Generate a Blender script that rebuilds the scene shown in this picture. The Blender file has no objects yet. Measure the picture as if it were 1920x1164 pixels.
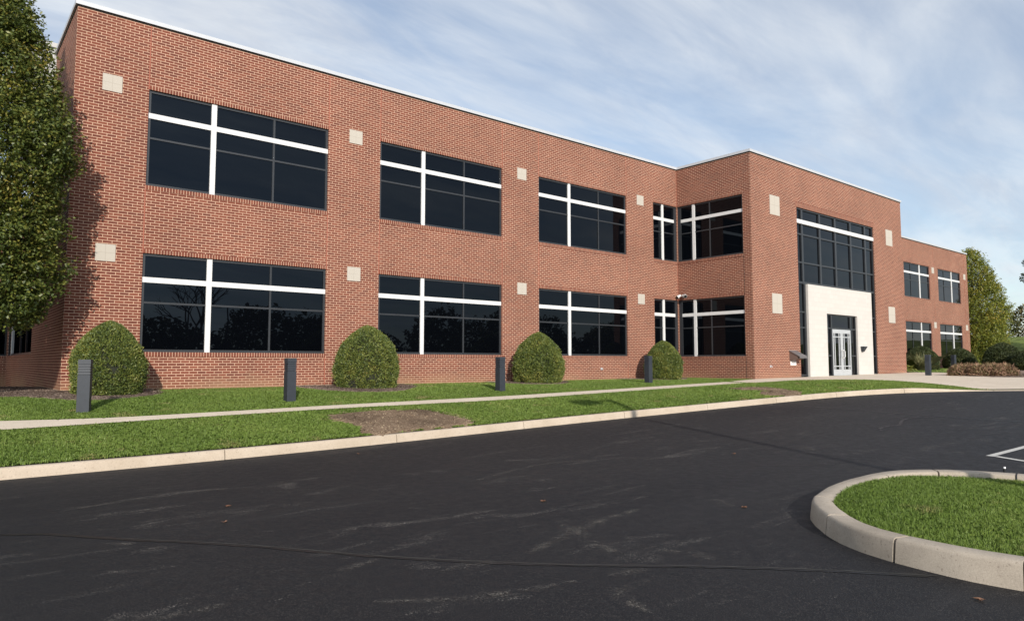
import bpy, math, random
import numpy as np
from mathutils import Matrix, Vector

SC = bpy.context.scene
COL = SC.collection
rng = np.random.default_rng(7)
random.seed(7)

# ------------------------------------------------------------------ camera
CAM = np.array([-2.3276, -18.9432, -0.2523])
YAW, PITCH, FPX = 0.6895, 0.0734, 1322.6
cd = bpy.data.cameras.new('camera'); cam = bpy.data.objects.new('camera', cd); COL.objects.link(cam)
fw = Vector((math.sin(YAW)*math.cos(PITCH), math.cos(YAW)*math.cos(PITCH), math.sin(PITCH)))
rt = Vector((math.cos(YAW), -math.sin(YAW), 0)); up = rt.cross(fw)
cam.matrix_world = Matrix(((rt.x, up.x, -fw.x, CAM[0]), (rt.y, up.y, -fw.y, CAM[1]), (rt.z, up.z, -fw.z, CAM[2]), (0, 0, 0, 1)))
cd.sensor_width = 36; cd.lens = 36*FPX/1920; cd.clip_start = 0.05; cd.clip_end = 6000
SC.camera = cam

# ------------------------------------------------------------------ sun, sky, exposure
SUN_EL, SUN_AZ = math.radians(21.5), math.radians(25.2)          # azimuth the shadows run to, from +y towards +x
sl = bpy.data.lights.new('sun', 'SUN'); sl.energy = 4.4; sl.angle = math.radians(0.53); sl.color = (1.0, 0.93, 0.83)
so = bpy.data.objects.new('sun', sl); COL.objects.link(so)
sd = Vector((math.sin(SUN_AZ)*math.cos(SUN_EL), math.cos(SUN_AZ)*math.cos(SUN_EL), -math.sin(SUN_EL)))
so.rotation_euler = sd.to_track_quat('-Z', 'Y').to_euler(); so.location = (-20, -60, 40)

W = bpy.data.worlds.new('World'); SC.world = W; W.use_nodes = True
nt = W.node_tree; N = nt.nodes; L = nt.links; N.clear()
out = N.new('ShaderNodeOutputWorld'); bg = N.new('ShaderNodeBackground'); L.new(bg.outputs[0], out.inputs[0])
bg.inputs[1].default_value = 0.132
sky = N.new('ShaderNodeTexSky'); sky.sky_type = 'NISHITA'; sky.sun_disc = False
sky.sun_elevation = SUN_EL; sky.sun_rotation = math.radians(205.2); sky.air_density = 1.0; sky.dust_density = 0.1; sky.ozone_density = 2.0
tc = N.new('ShaderNodeTexCoord'); sep = N.new('ShaderNodeSeparateXYZ'); L.new(tc.outputs['Generated'], sep.inputs[0])
def wmath(op, a, b=None, clamp=False):
    m = N.new('ShaderNodeMath'); m.operation = op; m.use_clamp = clamp
    for i, v in enumerate((a, b)):
        if v is None: continue
        if isinstance(v, (int, float)): m.inputs[i].default_value = v
        else: L.new(v, m.inputs[i])
    return m.outputs[0]
zz = wmath('ADD', wmath('MAXIMUM', sep.outputs[2], 0.0), 0.16)
cx = wmath('DIVIDE', sep.outputs[0], zz); cy = wmath('DIVIDE', sep.outputs[1], zz)
cmb = N.new('ShaderNodeCombineXYZ'); L.new(cx, cmb.inputs[0]); L.new(cy, cmb.inputs[1])
def cloud(rot, sc, scale, det, lo, hi, dist, seed):
    mp = N.new('ShaderNodeMapping'); mp.inputs['Rotation'].default_value = (0, 0, math.radians(rot)); mp.inputs['Scale'].default_value = sc
    mp.inputs['Location'].default_value = (seed, seed*1.7, 0)
    L.new(cmb.outputs[0], mp.inputs[0])
    n = N.new('ShaderNodeTexNoise'); n.inputs['Scale'].default_value = scale; n.inputs['Detail'].default_value = det
    n.inputs['Roughness'].default_value = 0.6; n.inputs['Distortion'].default_value = dist; L.new(mp.outputs[0], n.inputs['Vector'])
    r = N.new('ShaderNodeMapRange'); r.inputs[1].default_value = lo; r.inputs[2].default_value = hi; L.new(n.outputs[0], r.inputs[0])
    r.interpolation_type = 'SMOOTHSTEP'
    return r.outputs[0]
c1 = cloud(-84, (0.55, 1.9, 1), 1.2, 8, 0.28, 0.70, 0.8, 3.1)
c2 = cloud(-74, (0.7, 2.6, 1), 3.0, 9, 0.25, 0.80, 0.6, 9.4)
c3 = cloud(-80, (0.8, 1.6, 1), 0.55, 4, 0.30, 0.62, 0.3, 1.7)
fac = wmath('MULTIPLY', wmath('ADD', wmath('MULTIPLY', c1, 0.62), wmath('MULTIPLY', c2, 0.38)), wmath('ADD', wmath('MULTIPLY', c3, 0.62), 0.34))
fac = wmath('ADD', wmath('MULTIPLY', fac, 0.84), 0.31, True)
mx = N.new('ShaderNodeMix'); mx.data_type = 'RGBA'; L.new(fac, mx.inputs[0])
cm = N.new('ShaderNodeMix'); cm.data_type = 'RGBA'; c4 = cloud(-80, (0.7, 2.0, 1), 1.9, 6, 0.32, 0.68, 0.6, 5.3); L.new(c4, cm.inputs[0])
cm.inputs[6].default_value = (4.3, 4.7, 5.35, 1); cm.inputs[7].default_value = (5.9, 6.15, 6.4, 1); 
# thin cloud scatters sunlight forwards: it is brighter the nearer it lies to the sun
dp = N.new('ShaderNodeVectorMath'); dp.operation = 'DOT_PRODUCT'; L.new(tc.outputs['Generated'], dp.inputs[0]); dp.inputs[1].default_value = tuple(-sd)
glow = wmath('ADD', wmath('MULTIPLY', wmath('POWER', wmath('MAXIMUM', dp.outputs['Value'], 0.0), 3.0), 1.5), 1.0)
vs = N.new('ShaderNodeVectorMath'); vs.operation = 'SCALE'; L.new(cm.outputs[2], vs.inputs[0]); L.new(glow, vs.inputs['Scale']); L.new(vs.outputs[0], mx.inputs[7])
L.new(sky.outputs[0], mx.inputs[6]); L.new(mx.outputs[2], bg.inputs[0])

SC.view_settings.view_transform = 'Standard'; SC.view_settings.look = 'None'
SC.view_settings.exposure = 0.15; SC.view_settings.gamma = 1.0
SC.cycles.max_bounces = 6; SC.cycles.transparent_max_bounces = 6

# ------------------------------------------------------------------ materials
class NB:
    def __init__(self, name):
        self.m = bpy.data.materials.new(name); self.m.use_nodes = True
        self.t = self.m.node_tree; self.n = self.t.nodes; self.l = self.t.links
        self.b = self.n['Principled BSDF']; self.o = self.n['Material Output']
    def node(self, typ, **kw):
        x = self.n.new(typ)
        for k, v in kw.items(): setattr(x, k, v)
        return x
    def link(self, a, b): self.l.new(a, b)
    def set(self, sock, v):
        if hasattr(v, 'is_linked') or hasattr(v, 'links'): self.l.new(v, sock)
        else: sock.default_value = v
    def coord(self, kind='Object'):
        return self.node('ShaderNodeTexCoord').outputs[kind]
    def mapping(self, vec, scale=(1, 1, 1), rot=(0, 0, 0), loc=(0, 0, 0)):
        m = self.node('ShaderNodeMapping'); m.inputs['Scale'].default_value = scale; m.inputs['Rotation'].default_value = rot
        m.inputs['Location'].default_value = loc; self.link(vec, m.inputs[0]); return m.outputs[0]
    def noise(self, vec, scale, det=4, rough=0.55, dist=0):
        n = self.node('ShaderNodeTexNoise'); n.inputs['Scale'].default_value = scale; n.inputs['Detail'].default_value = det
        n.inputs['Roughness'].default_value = rough; n.inputs['Distortion'].default_value = dist
        self.link(vec, n.inputs['Vector']); return n.outputs[0]
    def ramp(self, f, pts):
        r = self.node('ShaderNodeValToRGB'); e = r.color_ramp.elements
        while len(e) < len(pts): e.new(0.5)
        for i, (p, c) in enumerate(pts):
            e[i].position = p; e[i].color = (*c, 1) if len(c) == 3 else c
        self.link(f, r.inputs[0]); return r.outputs[0]
    def rng(self, f, a, b, c=0, d=1):
        r = self.node('ShaderNodeMapRange'); 
        for i, v in enumerate((a, b, c, d)): r.inputs[i+1].default_value = v
        self.link(f, r.inputs[0]); return r.outputs[0]
    def mix(self, f, a, b, mode='MIX'):
        m = self.node('ShaderNodeMix', data_type='RGBA', blend_type=mode)
        self.set(m.inputs[0], f)
        for s, v in ((m.inputs[6], a), (m.inputs[7], b)):
            self.set(s, (*v, 1) if isinstance(v, tuple) and len(v) == 3 else v)
        return m.outputs[2]
    def math(self, op, a, b=0.0):
        m = self.node('ShaderNodeMath', operation=op); self.set(m.inputs[0], a); self.set(m.inputs[1], b); return m.outputs[0]
    def bump(self, h, dist=0.01, strength=1.0):
        b = self.node('ShaderNodeBump'); b.inputs['Distance'].default_value = dist; b.inputs['Strength'].default_value = strength
        self.link(h, b.inputs['Height']); self.link(b.outputs[0], self.b.inputs['Normal'])
    def fin(self, col, rough=0.8, metal=0.0, spec=0.5):
        self.set(self.b.inputs['Base Color'], (*col, 1) if isinstance(col, tuple) and len(col) == 3 else col)
        self.set(self.b.inputs['Roughness'], rough); self.set(self.b.inputs['Metallic'], metal)
        self.b.inputs['Specular IOR Level'].default_value = spec
        return self.m

def mat_brick(name, bw, rh, off=0.5, mort=0.0064):
    k = NB(name); uv = k.node('ShaderNodeUVMap').outputs[0]; k.n[-1].uv_map = 'UVMap'
    br = k.node('ShaderNodeTexBrick'); br.offset = off; br.squash = 1.0
    for s, v in (('Scale', 1.0), ('Mortar Size', mort), ('Mortar Smooth', 0.1), ('Bias', -0.1), ('Brick Width', bw), ('Row Height', rh)): br.inputs[s].default_value = v
    br.inputs['Color1'].default_value = (0.178, 0.053, 0.033, 1); br.inputs['Color2'].default_value = (0.120, 0.038, 0.027, 1)
    br.inputs['Mortar'].default_value = (0.56, 0.385, 0.30, 1)
    k.link(uv, br.inputs['Vector'])
    # a second brick lookup, shifted, gives some bricks an orange or a dark burnt tone
    b2 = k.node('ShaderNodeTexBrick'); b2.offset = off
    for s, v in (('Scale', 1.0), ('Mortar Size', 0.0), ('Bias', -0.55), ('Brick Width', bw), ('Row Height', rh)): b2.inputs[s].default_value = v
    b2.inputs['Color1'].default_value = (0, 0, 0, 1); b2.inputs['Color2'].default_value = (1, 1, 1, 1)
    k.link(k.mapping(uv, loc=(bw*38, rh*54, 0)), b2.inputs['Vector'])
    n1 = k.noise(uv, 0.55, 5, 0.6); n2 = k.noise(uv, 38, 3)
    base = k.mix(k.math('MULTIPLY', b2.outputs[0], 0.5), br.outputs[0], (0.30, 0.115, 0.070), 'MIX')
    base = k.mix(br.outputs[1], base, k.mix(k.noise(uv, 4, 3), (0.52, 0.345, 0.245), (0.62, 0.425, 0.31)))
    tone = k.mix(k.rng(n1, 0.3, 0.7), (0.88, 0.86, 0.85), (1.1, 1.08, 1.06))
    base = k.mix(1.0, base, tone, 'MULTIPLY')
    base = k.mix(1.0, base, k.mix(n2, (0.86, 0.86, 0.86), (1.14, 1.14, 1.14)), 'MULTIPLY')
    # salt and splash stains in the lowest courses
    sp = k.node('ShaderNodeSeparateXYZ'); k.link(uv, sp.inputs[0])
    low = k.math('MULTIPLY', k.rng(k.math('ADD', sp.outputs[1], k.math('MULTIPLY', k.noise(uv, 1.1, 5), 0.55)), -0.28, -0.72), k.rng(k.noise(uv, 0.35, 2), 0.40, 0.62, 0.05, 0.75))
    base = k.mix(low, base, (0.33, 0.20, 0.12))
    k.bump(k.math('MULTIPLY', br.outputs[1], -1.0), 0.006, 0.6)
    return k.fin(base, 0.85, 0, 0.25)
M = {}
M['brick'] = mat_brick('red_brick', 0.2032, 0.0677)
M['rowlock'] = mat_brick('brick_rowlock', 0.0677, 0.22, 0.0)

def simple(name, col, rough=0.6, metal=0.0, spec=0.5, var=0.12, scale=6.0, bump=0.0, bscale=80.0):
    k = NB(name); v = k.coord(); n = k.noise(v, scale, 5)
    c = k.mix(1.0, (*col, 1), k.mix(n, (1-var,)*3, (1+var,)*3), 'MULTIPLY')
    if bump: k.bump(k.noise(v, bscale, 3), bump, 0.6)
    return k.fin(c, rough, metal, spec)
M['white'] = simple('white_painted_metal', (0.62, 0.615, 0.61), 0.45, var=0.05, scale=3)
M['frame'] = simple('dark_bronze_frame', (0.028, 0.030, 0.034), 0.4, var=0.2)
M['coping'] = simple('pale_metal_coping', (0.52, 0.53, 0.55), 0.45, 0.2, var=0.06)
M['gap'] = simple('joint_and_shadow_black', (0.008, 0.008, 0.008), 0.9)  # black for real joints and for the painted shadow line under the copings
M['joint'] = simple('red_sealant', (0.33, 0.105, 0.066), 0.8)
M['silver'] = simple('brushed_aluminium', (0.50, 0.515, 0.53), 0.42, 0.25, var=0.08)
M['bollard'] = simple('slate_grey_powder_coat', (0.028, 0.033, 0.042), 0.55, spec=0.35, var=0.25, scale=9)
M['black'] = simple('black_metal', (0.012, 0.013, 0.014), 0.45)
M['bronze'] = simple('brown_metal', (0.16, 0.12, 0.105), 0.4, 0.3)
M['lid'] = simple('weathered_metal_lid', (0.20, 0.19, 0.195), 0.4, 0.5)
M['sheet'] = simple('white_card', (0.78, 0.77, 0.76), 0.6, var=0.03)
M['screen'] = simple('grey_corrugated_panel', (0.42, 0.41, 0.39), 0.6)
M['bark'] = simple('grey_bark', (0.10, 0.085, 0.068), 0.9, var=0.4, scale=20, bump=0.02, bscale=30)
M['white_line'] = simple('road_paint', (0.48, 0.465, 0.43), 0.8, var=0.45, scale=30)
M['lamp_glass'] = simple('frosted_lens', (0.55, 0.56, 0.56), 0.3)

k = NB('tinted_glass'); v = k.coord('Object')
k.bump(k.noise(v, 0.8, 1), 0.008, 0.35)
M['glass'] = k.fin((0.0014, 0.0018, 0.0028), 0.0, 0, 0.24); k.b.inputs['Specular Tint'].default_value = (0.66, 0.82, 1.0, 1); k.b.inputs['IOR'].default_value = 1.52

def mat_stone(name, col, bw, rh, off, jc):
    k = NB(name); uv = k.node('ShaderNodeUVMap').outputs[0]
    br = k.node('ShaderNodeTexBrick'); br.offset = off
    for s, vv in (('Scale', 1.0), ('Mortar Size', 0.006), ('Brick Width', bw), ('Row Height', rh), ('Bias', 0.0)): br.inputs[s].default_value = vv
    br.inputs['Color1'].default_value = (*col, 1); br.inputs['Color2'].default_value = (*[c*0.95 for c in col], 1); br.inputs['Mortar'].default_value = (*jc, 1)
    k.link(uv, br.inputs['Vector'])
    c = k.mix(1.0, br.outputs[0], k.mix(k.noise(uv, 90, 3), (0.88,)*3, (1.12,)*3), 'MULTIPLY')
    return k.fin(c, 0.8, 0, 0.3)
M['limestone'] = mat_stone('cut_limestone', (0.535, 0.505, 0.47), 0.40, 0.20, 0.5, (0.465, 0.435, 0.40))
M['panel'] = mat_stone('stone_tile', (0.45, 0.41, 0.355), 0.2032, 0.2032, 0.0, (0.385, 0.345, 0.295))

def mat_asphalt():
    k = NB('sealed_asphalt'); v = k.coord('Object')
    fine = k.noise(v, 160, 2, 0.7); mid = k.noise(v, 9, 5); big = k.noise(v, 0.22, 4, 0.6, 0.4)
    c = k.mix(k.rng(big, 0.35, 0.65), (0.0058, 0.0062, 0.0086), (0.0108, 0.0105, 0.0120))
    c = k.mix(1.0, c, k.mix(mid, (0.8,)*3, (1.2,)*3), 'MULTIPLY')
    # worn spots where pale stone shows through: scattered flecks gathered in streaks
    fl = k.rng(k.noise(k.mapping(v, (1, 1, 1)), 95, 2, 0.8), 0.55, 0.62)
    msk = k.rng(k.noise(k.mapping(v, (0.35, 1.4, 1), (0, 0, 0.5)), 1.3, 6, 0.72, 1.5), 0.565, 0.70)
    flk = k.math('MULTIPLY', fl, k.math('ADD', k.math('MULTIPLY', msk, 0.85), 0.13))
    c = k.mix(flk, c, (0.30, 0.27, 0.235))
    wear = k.rng(k.noise(k.mapping(v, (0.12, 0.9, 1), (0, 0, 0.12)), 0.9, 6, 0.7, 0.6), 0.52, 0.76, 0, 0.35)
    c = k.mix(wear, c, (0.036, 0.034, 0.034))
    k.bump(k.math('ADD', fine, k.math('MULTIPLY', mid, 0.4)), 0.006, 0.55)
    return k.fin(c, k.rng(mid, 0.3, 0.7, 0.60, 0.78), 0, 0.24)
M['asphalt'] = mat_asphalt()
M['tar'] = simple('crack_sealer', (0.0045, 0.0045, 0.005), 0.5, var=0.3, scale=14)
M['grit'] = simple('grit_in_seam', (0.034, 0.032, 0.027), 0.9, var=0.6, scale=24)

k = NB('worn_sealcoat'); v = k.coord('Object'); uv = k.node('ShaderNodeUVMap').outputs[0]
sp_ = k.node('ShaderNodeSeparateXYZ'); k.link(uv, sp_.inputs[0])
edge = k.math('SUBTRACT', 1.0, k.math('ABSOLUTE', k.math('SUBTRACT', k.math('MULTIPLY', sp_.outputs[1], 2.0), 1.0)))
clump = k.rng(k.noise(v, 7, 5, 0.75, 1.0), 0.42, 0.66); fleck = k.rng(k.noise(v, 85, 2, 0.8), 0.49, 0.58)
al = k.math('MULTIPLY', k.math('MULTIPLY', fleck, clump), k.math('MULTIPLY', k.math('MULTIPLY', edge, edge), 1.15))
k.fin((0.20, 0.18, 0.155), 0.9, 0, 0.1); k.link(al, k.b.inputs['Alpha']); M['scuff'] = k.m

def mat_concrete(name, a, b, lines=False):
    k = NB(name); v = k.coord('Object')
    c = k.mix(k.rng(k.noise(v, 1.3, 6, 0.65), 0.3, 0.7), a, b)
    c = k.mix(1.0, c, k.mix(k.noise(v, 120, 3, 0.8), (0.55,)*3, (1.40,)*3), 'MULTIPLY')
    sp = k.rng(k.noise(v, 34, 3, 0.75), 0.60, 0.68)
    c = k.mix(k.math('MULTIPLY', sp, 0.5), c, (0.12, 0.09, 0.07))
    k.bump(k.noise(v, 140, 2, 0.7), 0.004, 0.5)
    return k.fin(c, 0.88, 0, 0.2)
M['kerb'] = mat_concrete('kerb_concrete', (0.40, 0.325, 0.245), (0.50, 0.42, 0.335))
M['island_kerb'] = mat_concrete('worn_kerb_concrete', (0.30, 0.255, 0.205), (0.46, 0.395, 0.32))
M['pave'] = mat_concrete('pavement_concrete', (0.56, 0.475, 0.375), (0.64, 0.55, 0.445))

def mat_soil(name, cols, scale):
    k = NB(name); v = k.coord('Object')
    a = k.noise(v, scale, 6, 0.75); b = k.noise(v, 0.9, 3)
    c = k.ramp(a, [(0.28, cols[0]), (0.5, cols[1]), (0.72, cols[2])])
    c = k.mix(1.0, c, k.mix(k.rng(b, 0.3, 0.7), (0.6,)*3, (1.35,)*3), 'MULTIPLY')
    k.bump(a, 0.03, 0.9)
    return k.fin(c, 0.95, 0, 0.1)
M['mulch'] = mat_soil('bark_mulch', ((0.09, 0.060, 0.046), (0.24, 0.175, 0.14), (0.44, 0.35, 0.28)), 30)
M['soil'] = mat_soil('dry_bare_soil', ((0.08, 0.052, 0.035), (0.21, 0.145, 0.098), (0.46, 0.355, 0.235)), 26)
M['turf'] = mat_soil('turf', ((0.075, 0.100, 0.024), (0.135, 0.170, 0.042), (0.210, 0.220, 0.075)), 34)

def mat_leaf(name, ramp, trans=0.25, rough=0.45, pos=0.8, spec=0.4, dry=False):
    k = NB(name); g = k.node('ShaderNodeNewGeometry'); v = k.coord('Object')
    r = k.math('ADD', k.math('MULTIPLY', g.outputs['Random Per Island'], 0.62), k.math('MULTIPLY', k.rng(k.noise(v, pos, 3), 0.3, 0.7), 0.38))
    c = k.ramp(r, ramp)
    if dry:
        dm = k.math('MULTIPLY', k.rng(k.noise(v, 1.5, 4, 0.6), 0.60, 0.72), k.rng(g.outputs['Random Per Island'], 0.25, 0.6))
        c = k.mix(dm, c, (0.40, 0.32, 0.15))
    k.fin(c, rough, 0, spec)
    tr = k.node('ShaderNodeBsdfTranslucent'); k.link(c, tr.inputs[0])
    mx = k.node('ShaderNodeMixShader'); mx.inputs[0].default_value = trans
    k.link(k.b.outputs[0], mx.inputs[1]); k.link(tr.outputs[0], mx.inputs[2]); k.link(mx.outputs[0], k.o.inputs[0])
    return k.m
M['hornbeam'] = mat_leaf('hornbeam_leaf', [(0.0, (0.038, 0.060, 0.016)), (0.4, (0.082, 0.112, 0.024)), (0.7, (0.155, 0.172, 0.034)), (0.93, (0.27, 0.215, 0.042)), (1.0, (0.32, 0.16, 0.04))])
M['hornbeam_far'] = mat_leaf('autumn_hornbeam_leaf', [(0.0, (0.085, 0.115, 0.020)), (0.45, (0.175, 0.205, 0.034)), (0.75, (0.29, 0.27, 0.044)), (1.0, (0.45, 0.27, 0.05))], pos=0.5)
M['yew'] = mat_leaf('yew_needle', [(0.0, (0.034, 0.054, 0.016)), (0.4, (0.088, 0.122, 0.028)), (0.75, (0.185, 0.205, 0.044)), (0.93, (0.27, 0.25, 0.06)), (1.0, (0.34, 0.22, 0.08))], 0.12, 0.5, 2.0)
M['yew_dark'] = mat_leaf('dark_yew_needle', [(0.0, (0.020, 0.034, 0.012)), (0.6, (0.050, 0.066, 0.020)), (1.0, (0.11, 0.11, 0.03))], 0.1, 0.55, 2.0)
M['core'] = simple('dark_twig_core', (0.016, 0.018, 0.009), 0.95)  # solid dark core that closes see-through gaps in the bushes
M['maple'] = mat_leaf('dark_maple_leaf', [(0.0, (0.020, 0.032, 0.012)), (0.7, (0.045, 0.060, 0.02)), (1.0, (0.08, 0.075, 0.02))])
M['wood'] = mat_leaf('woodland_leaf', [(0.0, (0.035, 0.045, 0.016)), (0.5, (0.075, 0.080, 0.026)), (0.8, (0.12, 0.10, 0.03)), (1.0, (0.17, 0.09, 0.03))], 0.15, 0.7, 0.25)
M['grass'] = mat_leaf('grass_blade', [(0.0, (0.095, 0.155, 0.028)), (0.5, (0.170, 0.255, 0.046)), (0.85, (0.250, 0.330, 0.076)), (0.96, (0.38, 0.36, 0.13)), (1.0, (0.58, 0.46, 0.23))], 0.3, 0.5, 0.6, dry=True)
M['fescue'] = mat_leaf('tawny_grass_blade', [(0.0, (0.07, 0.08, 0.03)), (0.3, (0.19, 0.15, 0.07)), (0.55, (0.30, 0.17, 0.11)), (0.8, (0.40, 0.25, 0.17)), (1.0, (0.50, 0.46, 0.22))], 0.2, 0.7, 3.0)
M['hosta'] = mat_leaf('hosta_leaf', [(0.0, (0.12, 0.16, 0.03)), (0.6, (0.26, 0.28, 0.06)), (1.0, (0.44, 0.40, 0.11))], 0.3)
M['pale_blade'] = mat_leaf('pale_grass_blade', [(0.0, (0.14, 0.16, 0.06)), (0.6, (0.30, 0.29, 0.14)), (1.0, (0.45, 0.40, 0.24))], 0.25)
M['straw'] = mat_leaf('straw_and_clods', [(0.0, (0.08, 0.052, 0.035)), (0.5, (0.24, 0.17, 0.115)), (0.8, (0.52, 0.42, 0.27)), (1.0, (0.70, 0.60, 0.42))], 0.05, 0.9, 0.9)
M['chips'] = mat_leaf('bark_chips', [(0.0, (0.05, 0.034, 0.026)), (0.5, (0.16, 0.115, 0.09)), (0.85, (0.30, 0.23, 0.185)), (1.0, (0.48, 0.41, 0.34))], 0.0, 0.9, 0.9)
M['dry_leaf'] = mat_leaf('dry_leaf', [(0.0, (0.13, 0.05, 0.03)), (1.0, (0.26, 0.15, 0.09))], 0.2)

# ------------------------------------------------------------------ mesh helpers
def mesh_np(name, V, F, uv=None, smooth=False):
    """V (n,3); F list of equal-length arrays or (m,k) array"""
    me = bpy.data.meshes.new(name); V = np.asarray(V, np.float32); F = np.asarray(F, np.int32)
    m, kk = F.shape
    me.vertices.add(len(V)); me.vertices.foreach_set('co', V.ravel())
    me.loops.add(m*kk); me.loops.foreach_set('vertex_index', F.ravel())
    me.polygons.add(m); me.polygons.foreach_set('loop_start', np.arange(0, m*kk, kk, dtype=np.int32))
    me.polygons.foreach_set('loop_total', np.full(m, kk, np.int32))
    if smooth: me.polygons.foreach_set('use_smooth', np.ones(m, bool))
    if uv is not None:
        l = me.uv_layers.new(name='UVMap'); l.data.foreach_set('uv', np.asarray(uv, np.float32).ravel())
    me.update(calc_edges=True); me.validate(); return me
class MB:
    """collects quads and prisms for one mesh"""
    def __init__(self): self.v = []; self.f = []; self.uv = []
    def poly(self, pts, uvs=None):
        i = len(self.v); self.v += [tuple(p) for p in pts]; self.f.append(tuple(range(i, i+len(pts))))
        self.uv += list(uvs) if uvs else [(0.0, 0.0)]*len(pts)
    def box(self, x0, x1, y0, y1, z0, z1):
        c = [(x0, y0, z0), (x1, y0, z0), (x1, y1, z0), (x0, y1, z0), (x0, y0, z1), (x1, y0, z1), (x1, y1, z1), (x0, y1, z1)]
        for q in ((0, 3, 2, 1), (4, 5, 6, 7), (0, 1, 5, 4), (1, 2, 6, 5), (2, 3, 7, 6), (3, 0, 4, 7)):
            p = [c[j] for j in q]
            nx = abs(p[0][0]-p[2][0]) < 1e-9; nyy = abs(p[0][1]-p[2][1]) < 1e-9
            self.poly(p, [((a[1] if nx else a[0]), (a[2] if (nx or nyy) else a[1])) for a in p])
        return self
    def hexa(self, c):
        for q in ((0, 3, 2, 1), (4, 5, 6, 7), (0, 1, 5, 4), (1, 2, 6, 5), (2, 3, 7, 6), (3, 0, 4, 7)): self.poly([c[j] for j in q])
        return self
    def lathe(self, prof, n=20, c=(0, 0)):
        rings = []
        for r, z in prof: rings.append([(c[0]+r*math.cos(2*math.pi*a/n), c[1]+r*math.sin(2*math.pi*a/n), z) for a in range(n)])
        for A, B in zip(rings, rings[1:]):
            for a in range(n): self.poly([A[a], A[(a+1) % n], B[(a+1) % n], B[a]])
        self.poly(rings[-1]); self.poly(rings[0][::-1]); return self
    def tube(self, pts, rad, n=7):
        pts = [Vector(p) for p in pts]; rings = []
        for i, p in enumerate(pts):
            d = (pts[min(i+1, len(pts)-1)]-pts[max(i-1, 0)]).normalized()
            a = d.orthogonal().normalized(); b = d.cross(a); r = rad[i] if isinstance(rad, (list, tuple)) else rad
            rings.append([p+r*(a*math.cos(2*math.pi*j/n)+b*math.sin(2*math.pi*j/n)) for j in range(n)])
        # keep the rings from twisting
        for i in range(1, len(rings)):
            best = min(range(n), key=lambda s: (rings[i][s]-rings[i-1][0]).length); rings[i] = rings[i][best:]+rings[i][:best]
        for A, B in zip(rings, rings[1:]):
            for j in range(n): self.poly([A[j], A[(j+1) % n], B[(j+1) % n], B[j]])
        self.poly(rings[-1]); self.poly(rings[0][::-1]); return self
    def mesh(self, name, off=(0, 0, 0)):
        me = bpy.data.meshes.new(name)
        me.from_pydata([(a-off[0], b-off[1], c-off[2]) for a, b, c in self.v], [], self.f)
        l = me.uv_layers.new(name='UVMap'); l.data.foreach_set('uv', np.array(self.uv, np.float32).ravel())
        me.update(); return me
def tag(o, label=None, cat=None, group=None, kind=None):
    if label: o['label'] = label
    if cat: o['category'] = cat
    if group: o['group'] = group
    if kind: o['kind'] = kind
    return o
def link(name, me, m, parent=None, loc=(0, 0, 0)):
    o = bpy.data.objects.new(name, me); COL.objects.link(o); o.location = loc
    if m is not None and me is not None and not me.materials: me.materials.append(m)
    if parent: o.parent = parent
    return o
def empty(name, loc, label, cat, group=None, rz=0):
    o = bpy.data.objects.new(name, None); COL.objects.link(o); o.location = loc; o.rotation_euler = (0, 0, rz); o.empty_display_size = 0.3
    return tag(o, label, cat, group)
def copy_tree(o, parent=None, loc=None):
    c = o.copy(); COL.objects.link(c)
    if parent is not None: c.parent = parent
    if loc is not None: c.location = loc
    for ch in list(o.children): copy_tree(ch, c)
    return c
def bevel(o, w=0.006, seg=2):
    b = o.modifiers.new('bevel', 'BEVEL'); b.width = w; b.segments = seg; b.limit_method = 'ANGLE'; return o

# ------------------------------------------------------------------ terrain functions
KERB = np.array([(-60, -7.5), (-1.5, -7.5), (2, -7.52), (7, -7.52), (9.5, -7.57), (12.4, -7.75), (16.4, -8.0), (18.6, -8.15), (20.5, -8.42), (22, -8.85), (23.35, -9.55), (24.5, -10.5), (25.55, -11.65), (26.5, -13.2), (27.2, -15.5), (27.5, -19), (27.5, -45)], float)
def sstep(a, b, x):
    t = np.clip((x-a)/(b-a), 0, 1); return t*t*(3-2*t)
def rz(x):
    x = np.clip(np.asarray(x, float), -200, 34); return -1.80+.0263*0.5*((x-2)+np.sqrt((x-2)**2+14.0))
def kdist(x, y):
    P = np.stack([np.asarray(x, float), np.asarray(y, float)], -1); best = np.full(P.shape[:-1], 1e9); bx = np.zeros(P.shape[:-1])
    for a, b in zip(KERB[:-1], KERB[1:]):
        ab = b-a; t = np.clip(((P-a)@ab)/(ab@ab), 0, 1); q = a+t[..., None]*ab; d = np.linalg.norm(P-q, axis=-1)
        m = d < best; best = np.where(m, d, best); bx = np.where(m, q[..., 0], bx)
    return best, bx
def H(x, y):
    x = np.asarray(x, float); y = np.asarray(y, float)
    d, kx = kdist(x, y)
    zk = rz(kx)+.15-.12*sstep(22.6, 25, kx)
    zb = -.92+.12*np.clip((x-22)/15, 0, 1)+.12*np.clip((x-37)/18, 0, 1)
    yb = -3.6*sstep(20.5, 23, x)+3.6*sstep(37, 41, x)
    w = np.clip(yb-y, 0, None); s = w/(w+d+1e-6)
    return zb+(zk-zb)*s**1.8+3.7*sstep(70, 108, x+.15*y)
def hz(x, y): return float(H(np.array([x]), np.array([y]))[0])
def catmull(P, n):
    P = np.asarray(P, float); out_ = []
    for i in range(len(P)-1):
        p0, p1, p2, p3 = P[max(i-1, 0)], P[i], P[i+1], P[min(i+2, len(P)-1)]
        for t in np.linspace(0, 1, n, endpoint=False):
            out_.append(0.5*((2*p1)+(-p0+p2)*t+(2*p0-5*p1+4*p2-p3)*t*t+(-p0+3*p1-3*p2+p3)*t**3))
    out_.append(P[-1]); return np.array(out_)
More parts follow.
